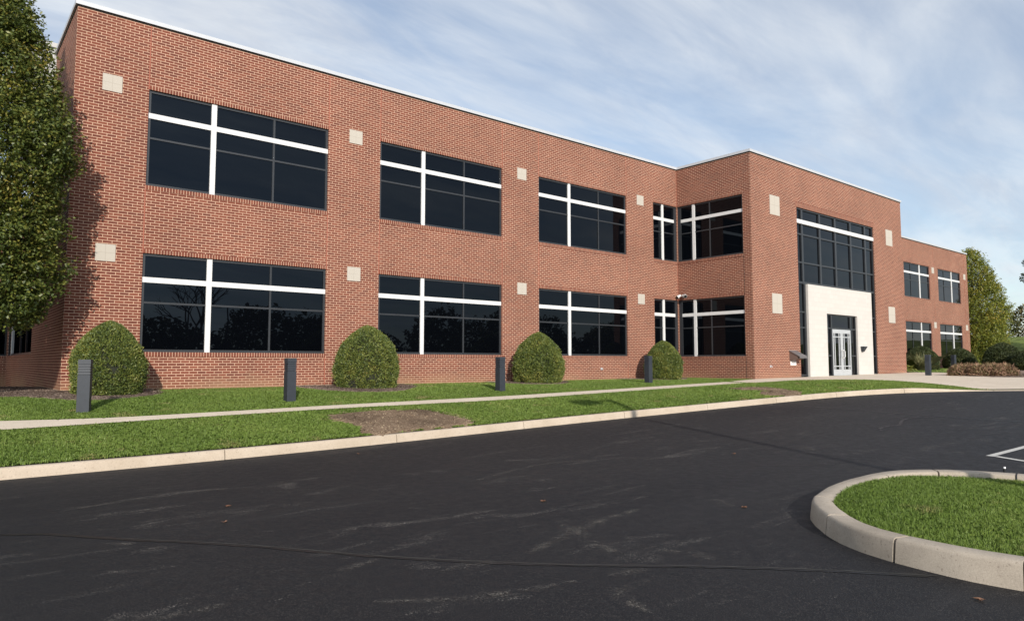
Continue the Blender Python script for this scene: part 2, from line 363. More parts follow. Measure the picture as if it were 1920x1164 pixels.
def resample(P, step):
    d = np.r_[0, np.cumsum(np.linalg.norm(np.diff(P, axis=0), axis=1))]; n = max(2, int(round(d[-1]/step))+1)
    s = np.linspace(0, d[-1], n); return np.stack([np.interp(s, d, P[:, i]) for i in range(P.shape[1])], 1)
def loft(A, B, n, zf, name, m, kind='structure', pw=1.0):
    """sheet between two polylines of equal length"""
    t = np.linspace(0, 1, n+1)**pw
    P = A[:, None, :]*(1-t)[None, :, None]+B[:, None, :]*t[None, :, None]
    z = zf(P[..., 0], P[..., 1]); V = np.concatenate([P, z[..., None]], -1).reshape(-1, 3)
    r = np.arange(len(A)-1)[:, None]*(n+1)+np.arange(n)[None, :]
    F = np.stack([r, r+(n+1), r+(n+2), r+1], -1).reshape(-1, 4)
    o = link(name, mesh_np(name, V, F, smooth=True), m); tag(o, kind=kind); return o
def inpoly(x, y, poly):
    c = np.zeros(x.shape, bool); n = len(poly)
    for i in range(n):
        (x1, y1), (x2, y2) = poly[i], poly[(i+1) % n]
        if y1 == y2: continue
        c ^= ((y1 > y) != (y2 > y)) & (x < (x2-x1)*(y-y1)/(y2-y1)+x1)
    return c
def fill_poly(poly, zf, name, m, dz, step=0.12, kind='structure'):
    """an irregular flat bed following the ground: cells of a fine grid, with its rim snapped to the outline"""
    poly = np.asarray(poly, float); c = poly.mean(0); n = len(poly); rings = 9
    t = np.linspace(0, 1, rings+1)[1:]
    P = np.concatenate([[c]]+[c+(poly-c)*q for q in t])
    z = zf(P[:, 0], P[:, 1])+dz; z[-n:] -= dz+0.012
    F = []
    for j in range(n): F.append((0, 1+j, 1+(j+1) % n, 1+(j+1) % n))
    tri = np.array([(0, 1+j, 1+(j+1) % n) for j in range(n)])
    me = bpy.data.meshes.new(name)
    faces = [tuple(q) for q in tri.tolist()]
    for r in range(rings-1):
        a = 1+r*n; b = a+n
        faces += [(a+j, b+j, b+(j+1) % n, a+(j+1) % n) for j in range(n)]
    me.from_pydata(np.column_stack([P, z]).tolist(), [], faces)
    me.update(); o = link(name, me, m); tag(o, kind=kind); return o

# ------------------------------------------------------------------ setting
# the wide ground sheet, the asphalt and the lawn
g = MB(); g.poly([(-2500, -2500, -2.6), (2500, -2500, -2.6), (2500, 2500, -2.6), (-2500, 2500, -2.6)])
tag(link('ground', g.mesh('ground'), M['turf']), kind='structure')
xs = np.unique(np.r_[np.linspace(-70, -6, 9), np.linspace(-6, 36, 85), np.linspace(36, 70, 5)])
ys = np.r_[-95, -60, -40, np.linspace(-30, -6, 13)]
A = np.stack([xs, np.full_like(xs, ys[0])], 1)
X, Y = np.meshgrid(xs, ys, indexing='ij'); V = np.stack([X, Y, rz(X)], -1).reshape(-1, 3)
r_ = np.arange(len(xs)-1)[:, None]*len(ys)+np.arange(len(ys)-1)[None, :]
tag(link('road', mesh_np('road', V, np.stack([r_, r_+len(ys), r_+len(ys)+1, r_+1], -1).reshape(-1, 4), smooth=True), M['asphalt']), kind='structure')

def rounded(P, step, k_=7):
    P = resample(np.asarray(P, float), 0.5); Q = np.concatenate([np.repeat(P[:1], k_, 0), P, np.repeat(P[-1:], k_, 0)])
    w = np.hanning(2*k_+3)[1:-1]; w /= w.sum(); Q = np.stack([np.convolve(Q[:, i], w, 'valid') for i in (0, 1)], 1)
    return resample(Q, step)
KP = rounded(KERB, 0.25, 3)
KP = KP[KP[:, 1] > -44]
def offset(P, d):
    t = np.gradient(P, axis=0); t /= np.linalg.norm(t, axis=1)[:, None]; return P+np.stack([-t[:, 1], t[:, 0]], 1)*d
KB = offset(KP, 0.14)
sarc = np.r_[0, np.cumsum(np.linalg.norm(np.diff(KP, axis=0), axis=1))]
back = np.stack([np.interp(KP[:, 0]+0.0*sarc, [-60, 20], [-60, 20]), np.full(len(KP), 3.0)], 1)
i0 = np.argmax(KP[:, 0] > 19); s0 = sarc[i0]; s1 = sarc[-1]
bs = np.array([0, 0.06, 0.12, 0.2, 0.3, 0.45, 0.65, 1.0]); bx_ = [19, 32, 50, 80, 140, 150, 150, 150]; by_ = [3, 3, 6, 30, 45, 10, -25, -60]
tt = np.clip((sarc-s0)/(s1-s0), 0, 1)
back[i0:] = np.stack([np.interp(tt[i0:], bs, bx_), np.interp(tt[i0:], bs, by_)], 1)
loft(KB, back, 70, lambda x, y: H(x, y)-0.004, 'lawn', M['turf'], pw=1.25)

def kerb_mesh(P, rev, name, zroad, seg=3.05, side=1, first=0.0, w=0.15, back_drop=0.25, gap=0.014):
    """swept kerb in cast lengths with open joints; rev(s, x, y) is the height of the face"""
    s = np.r_[0, np.cumsum(np.linalg.norm(np.diff(P, axis=0), axis=1))]
    V, F = [], []; a = first-seg
    while a < s[-1]:
        lo, hi = max(a+gap/2, 0), min(a+seg-gap/2, s[-1])
        if hi-lo > 0.05:
            n = max(2, int((hi-lo)/0.12)); q = np.linspace(lo, hi, n+1)
            px, py = np.interp(q, s, P[:, 0]), np.interp(q, s, P[:, 1])
            qq = np.stack([px, py], 1); t = np.stack([np.interp(np.minimum(q+.05, s[-1]), s, P[:, i])-np.interp(np.maximum(q-.05, 0), s, P[:, i]) for i in (0, 1)], 1)
            t /= np.linalg.norm(t, axis=1)[:, None]; nn = np.stack([-t[:, 1], t[:, 0]], 1)*side
            h = np.array([rev(*u) for u in zip(q, px, py)]); zr = zroad(px, py); top = zr+h
            wob = 0.004*np.sin(q*9.1+px*3)+0.003*np.sin(q*23.7)
            prof = [(-0.022, -0.2, 0), (-0.022, 0.0, 0), (-0.004, None, 0.032), (0.006, None, 0.010), (0.026, None, 0.0), (w-0.03, None, 0.0), (w-0.008, None, 0.009), (w, None, 0.03), (w+0.004, -back_drop, 1)]
            base = len(V)
            for off, zrel, dd in prof:
                oo = qq+nn*(off+wob*0.5)[:, None] if np.ndim(off+wob) else qq
                zz_ = zr+zrel if (zrel is not None and dd == 0) else (top+zrel if dd == 1 else top-np.minimum(dd, h*0.6))
                V += np.column_stack([oo, zz_]).tolist()
            m_ = n+1; kk = len(prof)
            for p in range(kk-1):
                for i in range(n):
                    f = (base+p*m_+i, base+p*m_+i+1, base+(p+1)*m_+i+1, base+(p+1)*m_+i)
                    F.append(f if side > 0 else f[::-1])
            for i in (0, n):
                F.append(tuple(base+p*m_+i for p in (range(kk) if (i == 0) == (side > 0) else range(kk-1, -1, -1))))
        a += seg
    me = bpy.data.meshes.new(name); me.from_pydata(V, [], F); me.update()
    for p in me.polygons: p.use_smooth = len(p.vertices) == 4
    try: me.set_sharp_from_angle(angle=math.radians(40))
    except Exception: pass
    return tag(link(name, me, M[name]), kind='structure')
k0 = sarc[np.argmin(abs(KP[:, 0]-1.295))]
kerb_mesh(KP, lambda s, x, y: 0.15-0.125*float(sstep(22.6, 25, x)), 'kerb', lambda x, y: rz(x), first=k0-3.05*22)

# walk and forecourt (near edge and far edge follow the ground)
near = [(-30, -5.45), (-8, -5.42), (-1.43, -5.37), (-0.73, -5.34), (-0.27, -5.26), (1.07, -5.17), (4.47, -5.02), (8.97, -5.16), (13, -5.02), (16.3, -4.88), (20.6, -4.55), (23, -5.20), (25.2, -6.0), (26.1, -7.05), (25.95, -8.5), (25.3, -9.8), (24.9, -10.62)]
far = [(-30, -4.45), (-8, -4.46), (-1.39, -4.6), (-0.52, -4.80), (0.0, -4.83), (1.16, -4.78), (4.66, -4.62), (9.45, -4.60), (13.5, -4.42), (17.26, -4.12), (22.0, -3.62)]
NP_ = rounded(near[:11], 0.3, 2); FP_ = np.stack([np.linspace(0, 1, len(NP_))]*2, 1)
fc = rounded(far, 0.2, 2); sN = np.linspace(0, 1, len(NP_))
def match(Fc, xq): return np.stack([xq, np.interp(xq, Fc[:, 0], Fc[:, 1])], 1)
FP_ = match(fc, np.minimum(NP_[:, 0], 22.0))
loft(NP_, FP_, 4, lambda x, y: H(x, y)+0.014, 'path', M['pave'])
# forecourt: loft from its near edge (grass, then the flush kerb) to the far edge
nearE = np.array(near[10:]+[(25.62, -11.56), (26.5, -13.0), (27.3, -15.5), (27.6, -19), (27.6, -30)], float)
farE = np.array([(20.65, -3.72), (22.6, -3.62), (26, -3.61), (30, -3.61), (35, -3.61), (36.95, -3.62), (38.6, -3.75), (38.9, -4.6), (35.8, -6.1), (33.2, -6.75), (32.6, -8.4), (33.5, -9.8), (36, -12.5), (36, -30)], float)
nE = resample(catmull(nearE, 8), 0.3); fE = catmull(farE, 8)
dE = np.r_[0, np.cumsum(np.linalg.norm(np.diff(nE, axis=0), axis=1))]; dF = np.r_[0, np.cumsum(np.linalg.norm(np.diff(fE, axis=0), axis=1))]
q = dE/dE[-1]*dF[-1]; fE = np.stack([np.interp(q, dF, fE[:, i]) for i in (0, 1)], 1)
loft(nE, fE, 40, lambda x, y: H(x, y)+0.014, 'forecourt', M['pave'])
PAVED = [np.r_[NP_, FP_[::-1]], np.r_[nE, fE[::-1]]]

def wobble(pts, n=10, amp=0.06, seed=0):
    r = np.random.default_rng(seed); P = np.asarray(pts+pts[:1], float); P = catmull(P, n)[:-1]
    return P+r.normal(0, amp, P.shape)*np.array([1, 1])
SOIL = [wobble([(3.93, -5.62), (5.0, -5.46), (6.1, -5.75), (6.35, -6.6), (6.3, -7.33), (5.3, -7.37), (3.9, -7.36), (3.95, -6.6), (3.75, -6.0)], 8, 0.06, 1),
        wobble([(17.3, -5.8), (18.2, -5.75), (19.2, -6.1), (18.9, -7.3), (18.0, -7.95), (16.95, -7.85), (16.8, -7.35), (17.9, -6.9), (17.5, -6.3)], 8, 0.06, 2)]
MULCH = [wobble([(-9, -0.6), (-4, -1.2), (-1.2, -1.45), (-0.65, -1.7), (-0.2, -2.35), (0.25, -2.55), (0.9, -2.3), (1.7, -1.7), (1.9, -0.9), (1.75, -0.02), (-0.0, -0.02), (-0.02, 3), (-9, 12)], 6, 0.035, 3),
         wobble([(5.3, -0.5), (5.42, -1.5), (5.8, -2.3), (6.5, -2.75), (7.4, -2.6), (8.4, -1.7), (8.7, -0.7), (8.3, -0.02), (5.6, -0.02)], 6, 0.035, 4),
         wobble([(12.0, -0.5), (12.1, -1.3), (12.6, -2.0), (13.5, -2.15), (14.3, -1.75), (14.9, -0.9), (14.7, -0.02), (12.2, -0.02)], 6, 0.035, 5),
         wobble([(18.6, -0.4), (19.0, -1.2), (19.6, -1.75), (20.6, -1.8), (21.5, -1.3), (21.9, -0.6), (21.7, -0.02), (18.8, -0.02)], 6, 0.035, 6),
         wobble([(33.3, -6.7), (35.9, -6.05), (39.2, -5.2), (44, -5.2), (52, -6.5), (52, -12), (44, -14), (37, -13), (33.7, -9.7), (32.75, -8.3)], 6, 0.05, 7),
         wobble([(37.0, -3.55), (38.4, -3.6), (39.6, -3.0), (39.8, -1.5), (39.0, -0.1), (37.0, -0.1)], 6, 0.04, 8)]
for i, p in enumerate(SOIL): fill_poly(p, H, 'bare_soil', M['soil'], 0.022)
for i, p in enumerate(MULCH): fill_poly(p, H, 'mulch_bed', M['mulch'], 0.03)

# painted bay lines, sealed joints and cracks in the asphalt
def strip(P, w, name, m, dz, step=0.1, amp=0.0, zf=lambda x, y: rz(x)):
    P = resample(catmull(np.array(P, float), 8), step); n = len(P)
    r = np.random.default_rng(len(name)+n); ww = w*(1+amp*r.normal(0, 1, n)); j = r.normal(0, w*amp*0.6, n)
    A, B = offset(P, 0), offset(P, 0); T = offset(P, 1)-P
    A = P+T*(ww/2+j)[:, None]; B = P-T*(ww/2-j)[:, None]
    return loft(A, B, 1, lambda x, y: zf(x, y)+dz, name, m)
strip([(9.46, -15.40), (10.8, -15.47), (14.5, -15.66)], 0.10, 'road_marking', M['white_line'], 0.004)
strip([(9.50, -15.46), (9.28, -15.86), (8.4, -17.6), (7.75, -18.9)], 0.085, 'road_marking', M['white_line'], 0.005)
seam = [(-4.5, -9.4), (-1.77, -11.13), (-1.37, -11.47), (-1.0, -11.95), (-0.26, -12.85), (0.43, -13.88), (1.24, -14.87), (2.08, -15.69), (2.59, -16.24), (3.1, -16.9)]
strip(seam, 0.06, 'sealed_seam', M['tar'], 0.004, 0.08, 0.12)
strip([(x+0.045, y-0.045) for x, y in seam[3:]], 0.014, 'seam_grit', M['grit'], 0.006, 0.08, 0.35)
strip([(15.9, -9.2), (15.63, -10.62), (15.2, -12.05), (14.96, -13.23), (14.86, -14.41), (14.6, -17)], 0.06, 'sealed_seam', M['tar'], 0.004, 0.08, 0.2)
strip([(11.6, -13.0), (12.16, -12.79), (12.8, -12.85), (13.36, -12.66), (14.24, -12.48), (15.0, -12.9)], 0.05, 'sealed_seam', M['tar'], 0.006, 0.06, 0.45)
strip([(6.2, -13.2), (6.9, -13.9), (7.3, -14.2)], 0.012, 'sealed_seam', M['tar'], 0.004, 0.05, 0.5)

SCUFF = [[(1.4, -14.62), (2.29, -14.32), (3.3, -14.15)], [(2.27, -14.09), (2.07, -14.67), (1.91, -15.12)], [(2.25, -15.24), (2.36, -15.44), (2.32, -15.68)], [(1.46, -15.42), (1.8, -15.52)], [(1.59, -15.68), (1.23, -15.73), (1.1, -16.1)], [(0.61, -14.54), (1.07, -14.64)], [(4.24, -14.4), (4.06, -14.73)], [(-1.1, -12.07), (-0.92, -12.27)], [(-1.22, -14.23), (-1.02, -14.28), (-0.82, -14.26)], [(0.04, -14.08), (0.41, -14.0)], [(-1.19, -10.32), (0.01, -10.03), (0.8, -10.28)], [(2.9, -11.76), (4.42, -11.34), (5.36, -11.6)], [(8.7, -12.95), (8.19, -13.56)], [(1.19, -15.37), (0.49, -15.2), (-0.08, -14.83)]]
for i, P in enumerate(SCUFF):
    P = resample(catmull(np.array(P, float), 8), 0.06); n = len(P); w = (.16 if i < 3 else .11)*np.sin(np.linspace(.25, np.pi-.25, n))**.6
    d_ = np.gradient(P, axis=0); d_ /= np.linalg.norm(d_, axis=1)[:, None]; T = np.stack([-d_[:, 1], d_[:, 0]], 1)
    V = np.concatenate([P+T*w[:, None], P-T*w[:, None]]); V = np.column_stack([V, rz(V[:, 0])+0.003+0.0004*i])
    q = np.arange(n-1); F = np.stack([q, q+n, q+n+1, q+1], 1); u_ = q/(n-1.); uv_ = np.stack([np.stack([u_, 0*u_+1], 1), np.stack([u_, 0*u_], 1), np.stack([u_, 0*u_], 1), np.stack([u_, 0*u_+1], 1)], 1).reshape(-1, 2)
    tag(link('road_scuff', mesh_np('road_scuff', V, F, uv_), M['scuff']), kind='structure')
# the kerbed island on the right
ISL = [(3.45, -34), (3.40, -24), (3.38, -19.5), (3.33, -18.2), (3.25, -17.5), (3.21, -17.15), (3.24, -16.84), (3.32, -16.50), (3.42, -16.26), (3.61, -15.99), (3.86, -15.75), (4.18, -15.51), (4.52, -15.39), (5.02, -15.28), (5.58, -15.25), (6.22, -15.31), (6.62, -15.52), (6.9, -15.86), (7.02, -16.16), (7.12, -16.6), (7.2, -17.6), (7.25, -20), (7.3, -34)]
IP = resample(catmull(ISL, 10), 0.06)
sI = np.r_[0, np.cumsum(np.linalg.norm(np.diff(IP, axis=0), axis=1))]
iz = lambda x, y: rz(x)-0.05*np.clip((-16.3-y)/0.9, 0, 1)*(np.asarray(x) < 4.5)
sj = sI[np.argmin(np.hypot(IP[:, 0]-3.23, IP[:, 1]+16.6))]
kerb_mesh(IP, lambda s, x, y: 0.170+(0.065*min(max((-16.3-y)/0.9, 0), 1) if x < 4.5 else 0), 'island_kerb', lambda x, y: iz(x, y), seg=0.83, side=-1, first=sj-0.83*24, w=0.19, gap=0.022, back_drop=0.16)
IB = offset(IP, -0.17)
a_ = IB[:len(IB)//2]; 
half = len(IB)//2; Lh = resample(IB[:half+1], 0.12); Rh = resample(IB[half:][::-1], 0.12); n_ = max(len(Lh), len(Rh))
Lh = np.stack([np.interp(np.linspace(0, 1, n_), np.linspace(0, 1, len(Lh)), Lh[:, i]) for i in (0, 1)], 1)
Rh = np.stack([np.interp(np.linspace(0, 1, n_), np.linspace(0, 1, len(Rh)), Rh[:, i]) for i in (0, 1)], 1)
def ziso(x, y): return rz(x)+0.165-0.045-0.03*sstep(3.5, 6.5, x)+0.05*np.exp(-((x-5.2)/1.3)**2)
loft(Lh, Rh, 24, lambda x, y: ziso(x, y), 'island_lawn', M['turf'])
ISLPOLY = np.r_[offset(IP, -0.19)]

# ------------------------------------------------------------------ the office building
BZ = -0.92
bld = empty('office_building', (0, 0, BZ), 'two storey red brick office building with dark tinted windows and a limestone entrance', 'building')
OFF = (0, 0, BZ)
CS = 0.0677
def wall_cells(mb, axis, c, u0, u1, z0, z1, holes, inward, depth=0.11):
    """brick wall in the plane axis=c with rectangular holes and their reveals; inward is the sign of the inner side on that axis"""
    us = sorted({u0, u1, *[h[0] for h in holes], *[h[1] for h in holes]}); zs = sorted({z0, z1, *[h[2] for h in holes], *[h[3] for h in holes]})
    us = [u for u in us if u0 <= u <= u1]; zs = [z for z in zs if z0 <= z <= z1]
    P = (lambda u, z, d=0: (u, c+inward*d, z)) if axis == 'y' else (lambda u, z, d=0: (c+inward*d, u, z))
    for a, b in zip(us, us[1:]):
        for e, f in zip(zs, zs[1:]):
            mu, mz = (a+b)/2, (e+f)/2
            if any(h[0] < mu < h[1] and h[2] < mz < h[3] for h in holes): continue
            mb.poly([P(a, e), P(b, e), P(b, f), P(a, f)], [(a, e), (b, e), (b, f), (a, f)])
    for (a, b, e, f) in holes:
        for (p, q_) in (((a, e), (b, e)), ((b, e), (b, f)), ((b, f), (a, f)), ((a, f), (a, e))):
            horiz = p[1] == q_[1]
            uvs = [(p[0], p[1]), (q_[0], q_[1]), (q_[0], q_[1]+depth), (p[0], p[1]+depth)] if horiz else [(p[0], p[1]), (q_[0], q_[1]), (q_[0]+depth, q_[1]), (p[0]+depth, p[1])]
            mb.poly([P(*p), P(*q_), P(*q_, depth), P(*p, depth)], uvs)

def make_window(W_, H_, white, dark, zw, zd, parent, loc, rz_=0, bars=0.132, fw_=0.065, lintel=True, edges=(0.065, 0.065)):
    """frame (the part) with pane, crossbar and brick sill courses as its pieces; local x along the wall, +y inwards"""
    f = MB(); t = fw_
    f.box(0.002, edges[0], 0.046, 0.108, 0.002, H_-0.002)
    f.box(W_-edges[1], W_-0.002, 0.046, 0.108, 0.002, H_-0.002)
    f.box(edges[0], W_-edges[1], 0.048, 0.107, 0.002, t); f.box(edges[0], W_-edges[1], 0.048, 0.107, H_-t, H_-0.002)
    for x in dark: f.box(x-0.026, x+0.026, 0.052, 0.106, t, H_-t)
    for z in zd:
        xs_ = [edges[0]]+sorted([x-0.026 for x in dark]+[x+0.026 for x in dark])+[W_-edges[1]]
        for a, b in zip(xs_[::2], xs_[1::2]): f.box(a, b, 0.055, 0.104, z-0.024, z+0.024)
    o = link('window', f.mesh('window'), M['frame'], parent, loc); o.rotation_euler = (0, 0, rz_); bevel(o, 0.004, 1)
    p = MB(); p.poly([(0.01, 0.078, 0.01), (W_-0.01, 0.078, 0.01), (W_-0.01, 0.078, H_-0.01), (0.01, 0.078, H_-0.01)])
    link('pane', p.mesh('pane'), M['glass'], o)
    b = MB()
    for x in white: b.box(x-bars/2, x+bars/2, 0.036, 0.075, 0.003, H_-0.003)
    xs_ = [0.003 if edges[0] < .08 else edges[0]]+sorted([x-bars/2 for x in white]+[x+bars/2 for x in white])+[W_-0.003 if edges[1] < .08 else W_-edges[1]]
    for a, c in zip(xs_[::2], xs_[1::2]): b.box(a, c, 0.040, 0.075, zw-bars/2, zw+bars/2)
    link('crossbar', b.mesh('crossbar'), M['white'], o)
    if lintel:
        for nm, z0, z1, pr in (('lintel', H_, H_+0.104, 0.003), ('sill', -0.104, 0.0, 0.012)):
            c = MB(); c.poly([(0, -pr, z0), (W_, -pr, z0), (W_, -pr, z1), (0, -pr, z1)], [(0, 0.06), (W_, 0.06), (W_, 0.165), (0, 0.165)])
            c.poly([(0, -pr, z1), (W_, -pr, z1), (W_, 0.03, z1), (0, 0.03, z1)], [(0, 0.1), (W_, 0.1), (W_, 0.14), (0, 0.14)])
            c.poly([(0, 0.03, z0), (W_, 0.03, z0), (W_, -pr, z0), (0, -pr, z0)], [(0, 0.1), (W_, 0.1), (W_, 0.14), (0, 0.14)])
            for xx in (0, W_): c.poly([(xx, -pr, z0), (xx, 0.0, z0), (xx, 0.0, z1), (xx, -pr, z1)], [(0, 0.1), (0.01, 0.1), (0.01, 0.14), (0, 0.14)])
            link(nm, c.mesh(nm), M['rowlock'], o)
    return o
WH = 2.42
cols = [1.59, 8.06, 14.55]; WW = 4.78
# main wing: front wall, left end and inner corner
mb = MB(); holes = []
for x in cols:
    for z in (0, 4.10): holes.append((x, x+WW, z, z+WH))
for z in (0, 4.10): holes.append((21.03, 22.65, z, z+WH))
RT = 8.16
wall_cells(mb, 'y', 0.0, 0.0, 22.65, -1.3, RT, holes, 1)
wall_cells(mb, 'x', 0.0, 0.0, 3.6, -1.3, RT, [], 1)
mb.poly([(0, 3.6, 5.2), (24, 3.6, 5.2), (24, 3.6, RT), (0, 3.6, RT)], [(0, 5), (24, 5), (24, 8), (0, 8)])
mb.poly([(0.02, 0.02, RT-0.35), (37, 0.02, RT-0.35), (37, 20, RT-0.35), (0.02, 3.58, RT-0.35)])
link('brick_wall', mb.mesh('brick_wall', OFF), M['brick'], bld)
# lower link at the left end, mostly behind the tree
mb = MB()
wall_cells(mb, 'x', 0.0, 3.6, 15.0, -1.3, 5.2, [(6.4, 14.9, 0, WH)], 1)
wall_cells(mb, 'y', 15.0, -16, 0.0, -1.3, 5.2, [(-1.7, -0.0, 0, WH)], 1)
mb.poly([(0, 3.6, 5.0), (22, 3.6, 5.0), (22, 24, 5.0), (0, 24, 5.0)]); mb.poly([(-16, 15, 5.0), (0, 15, 5.0), (0, 24, 5.0), (-16, 24, 5.0)])
link('brick_wall', mb.mesh('brick_wall', OFF), M['brick'], bld)
make_window(8.5, WH, [1.3], [4.4, 6.3], 1.77, [1.21], bld, (0, 14.9, -BZ), -math.pi/2, bars=0.09)
make_window(1.7, WH, [0.9], [], 1.77, [1.21], bld, (-1.7, 15.0, -BZ))
# entrance bay
mb = MB(); PY = -3.60; BX0, BX1 = 22.65, 36.93
wall_cells(mb, 'x', BX0, PY, 0.0, -1.3, RT, [(-3.225, 0.0, z, z+WH) for z in (0, 4.10)], 1)
wall_cells(mb, 'y', PY, BX0, BX1, -1.3, RT, [(26.2, 33.62, -0.9, 6.43)], 1, 0.16)
wall_cells(mb, 'x', BX1, PY, 0.0, -1.3, RT, [], -1)
mb.poly([(BX0, 0, RT-0.002), (BX0+0.01, 0, RT-0.002), (BX0+0.01, 0.02, RT-0.002), (BX0, 0.02, RT-0.002)])
link('brick_wall', mb.mesh('brick_wall', OFF), M['brick'], bld)
# far wing
mb = MB(); FT = 7.84; RX1 = 57.75; rwin = [(40.6, 4.2), (46.3, 4.22), (52.02, 4.26)]; holes = []
for x, w in rwin:
    holes += [(x, x+w, 4.04, 6.30), (x, x+w, 0.11, 2.42)]
wall_cells(mb, 'y', 0.0, BX1, RX1, -1.3, FT, holes, 1)
wall_cells(mb, 'x', RX1, 0.0, 16, -1.3, FT, [], -1)
mb.poly([(37, 0.02, FT-0.3), (RX1-0.02, 0.02, FT-0.3), (RX1-0.02, 16, FT-0.3), (37, 16, FT-0.3)])
mb.poly([(BX1, 0, 7.6), (BX1, 20, 7.6), (BX1, 20, RT), (BX1, 0, RT)])
link('brick_wall', mb.mesh('brick_wall', OFF), M['brick'], bld)

w0 = make_window(WW, WH, [1.58], [3.19], 1.77, [1.21], bld, (cols[0], 0, -BZ))
for i, x in enumerate(cols):
    for z in (0, 4.10):
        if (x, z) != (cols[0], 0): copy_tree(w0, bld, (x, 0, z-BZ))
wc = make_window(1.62, WH, [0.67], [], 1.77, [1.21], bld, (21.03, 0, -BZ), edges=(0.065, 0.17)); copy_tree(wc, bld, (21.03, 0, 4.10-BZ))
wr = make_window(3.225, WH, [0.83], [1.63], 1.77, [1.21], bld, (BX0, 0, -BZ), -math.pi/2, edges=(0.17, 0.065)); copy_tree(wr, bld, (BX0, 0, 4.10-BZ))
for x, w in rwin:
    make_window(w, 2.26, [2.62], [1.22], 1.64, [1.13], bld, (x, 0, 4.04-BZ)); make_window(w, 2.31, [2.62], [1.22], 1.70, [1.16], bld, (x, 0, 0.11-BZ))

# entrance glazing, limestone portal and doors
E0, E1, PX0, PX1 = 26.2, 33.62, 26.91, 33.03
f = MB(); yA, yB = PY+0.05, PY+0.15
vx = [26.73, 28.29, 29.74, 31.26, 32.77]
f.box(E0+.002, E0+.07, yA, yB, -0.9, 6.428); f.box(E1-.07, E1-.002, yA, yB, -0.9, 6.428)
f.box(E0+.07, E1-.07, yA, yB, 6.36, 6.428)
for x in vx: f.box(x-.07, x+.07, yA+.004, yB, 3.13, 6.36)
for x in (26.73+.09, 32.77+.18): f.box(x-.05, x+.07, yA+.004, yB, -0.9, 3.13)
for z, hh in ((5.29, .035), (4.06, .035), (3.18, .05)):
    xs_ = [E0+.07]+sorted([x-.07 for x in vx]+[x+.07 for x in vx])+[E1-.07]
    for a, b in zip(xs_[::2], xs_[1::2]): f.box(a, b, yA+.010, yB, z-hh, z+hh)
for z in (1.91, 1.24, 0.05, -0.80):
    for a, b in ((E0+.07, 26.77), (33.02, E1-.07)): f.box(a, b, yA+.010, yB, z-.03, z+.03)
cw = link('curtain_wall', f.mesh('curtain_wall', OFF), M['frame'], bld)
p = MB(); yg = PY+0.11
p.poly([(E0, yg, 3.0), (E1, yg, 3.0), (E1, yg, 6.42), (E0, yg, 6.42)]); p.poly([(E0, yg, -0.9), (PX0, yg, -0.9), (PX0, yg, 3.0), (E0, yg, 3.0)]); p.poly([(PX1, yg, -0.9), (E1, yg, -0.9), (E1, yg, 3.0), (PX1, yg, 3.0)])
link('pane', p.mesh('pane', OFF), M['glass'], cw)
b = MB(); b.box(E0+.004, E1-.004, PY+.012, PY+.10, 5.75, 5.92); link('crossbar', b.mesh('crossbar', OFF), M['white'], cw)
c = MB(); c.poly([(E0-.1, PY-.004, 6.43), (E1+.1, PY-.004, 6.43), (E1+.1, PY-.004, 6.64), (E0-.1, PY-.004, 6.64)], [(E0-.1, .02), (E1+.1, .02), (E1+.1, .2), (E0-.1, .2)])
link('lintel', c.mesh('lintel', OFF), M['rowlock'], cw)
D0, D1, DT = 28.525, 31.465, 1.919
po = MB()
for a, b_, e, f_ in ((PX0, D0, -1.0, 3.13), (D1, PX1, -1.0, 3.13), (D0, D1, DT, 3.13)): po.box(a, b_, PY-0.035, PY+0.14, e, f_)
link('stone_portal', po.mesh('stone_portal', OFF), M['limestone'], bld)
yd = PY+0.045
fr = MB()
fr.box(D0, D0+.05, yd, yd+.08, -0.9, DT); fr.box(D1-.05, D1, yd, yd+.08, -0.9, DT); fr.box(D0+.05, D1-.05, yd, yd+.08, DT-.06, DT)
DL, DR = 29.13, 30.87
for x in (DL-.10, DR+.0): fr.box(x, x+.10, yd-.004, yd+.08, -0.9, DT-.06)
for z in (1.25, ): fr.box(D0+.05, D1-.05, yd+.004, yd+.078, z, z+.07)
for a, b_ in ((D0+.05, DL-.10), (DR+.10, D1-.05)):
    for z in (0.05, -0.85): fr.box(a, b_, yd+.004, yd+.078, z-.03, z+.03)
dfm = link('door_frame', fr.mesh('door_frame', OFF), M['frame'], bld)
p = MB(); p.poly([(D0, yd+.05, -0.9), (D1, yd+.05, -0.9), (D1, yd+.05, DT), (D0, yd+.05, DT)]); link('pane', p.mesh('pane', OFF), M['glass'], dfm)
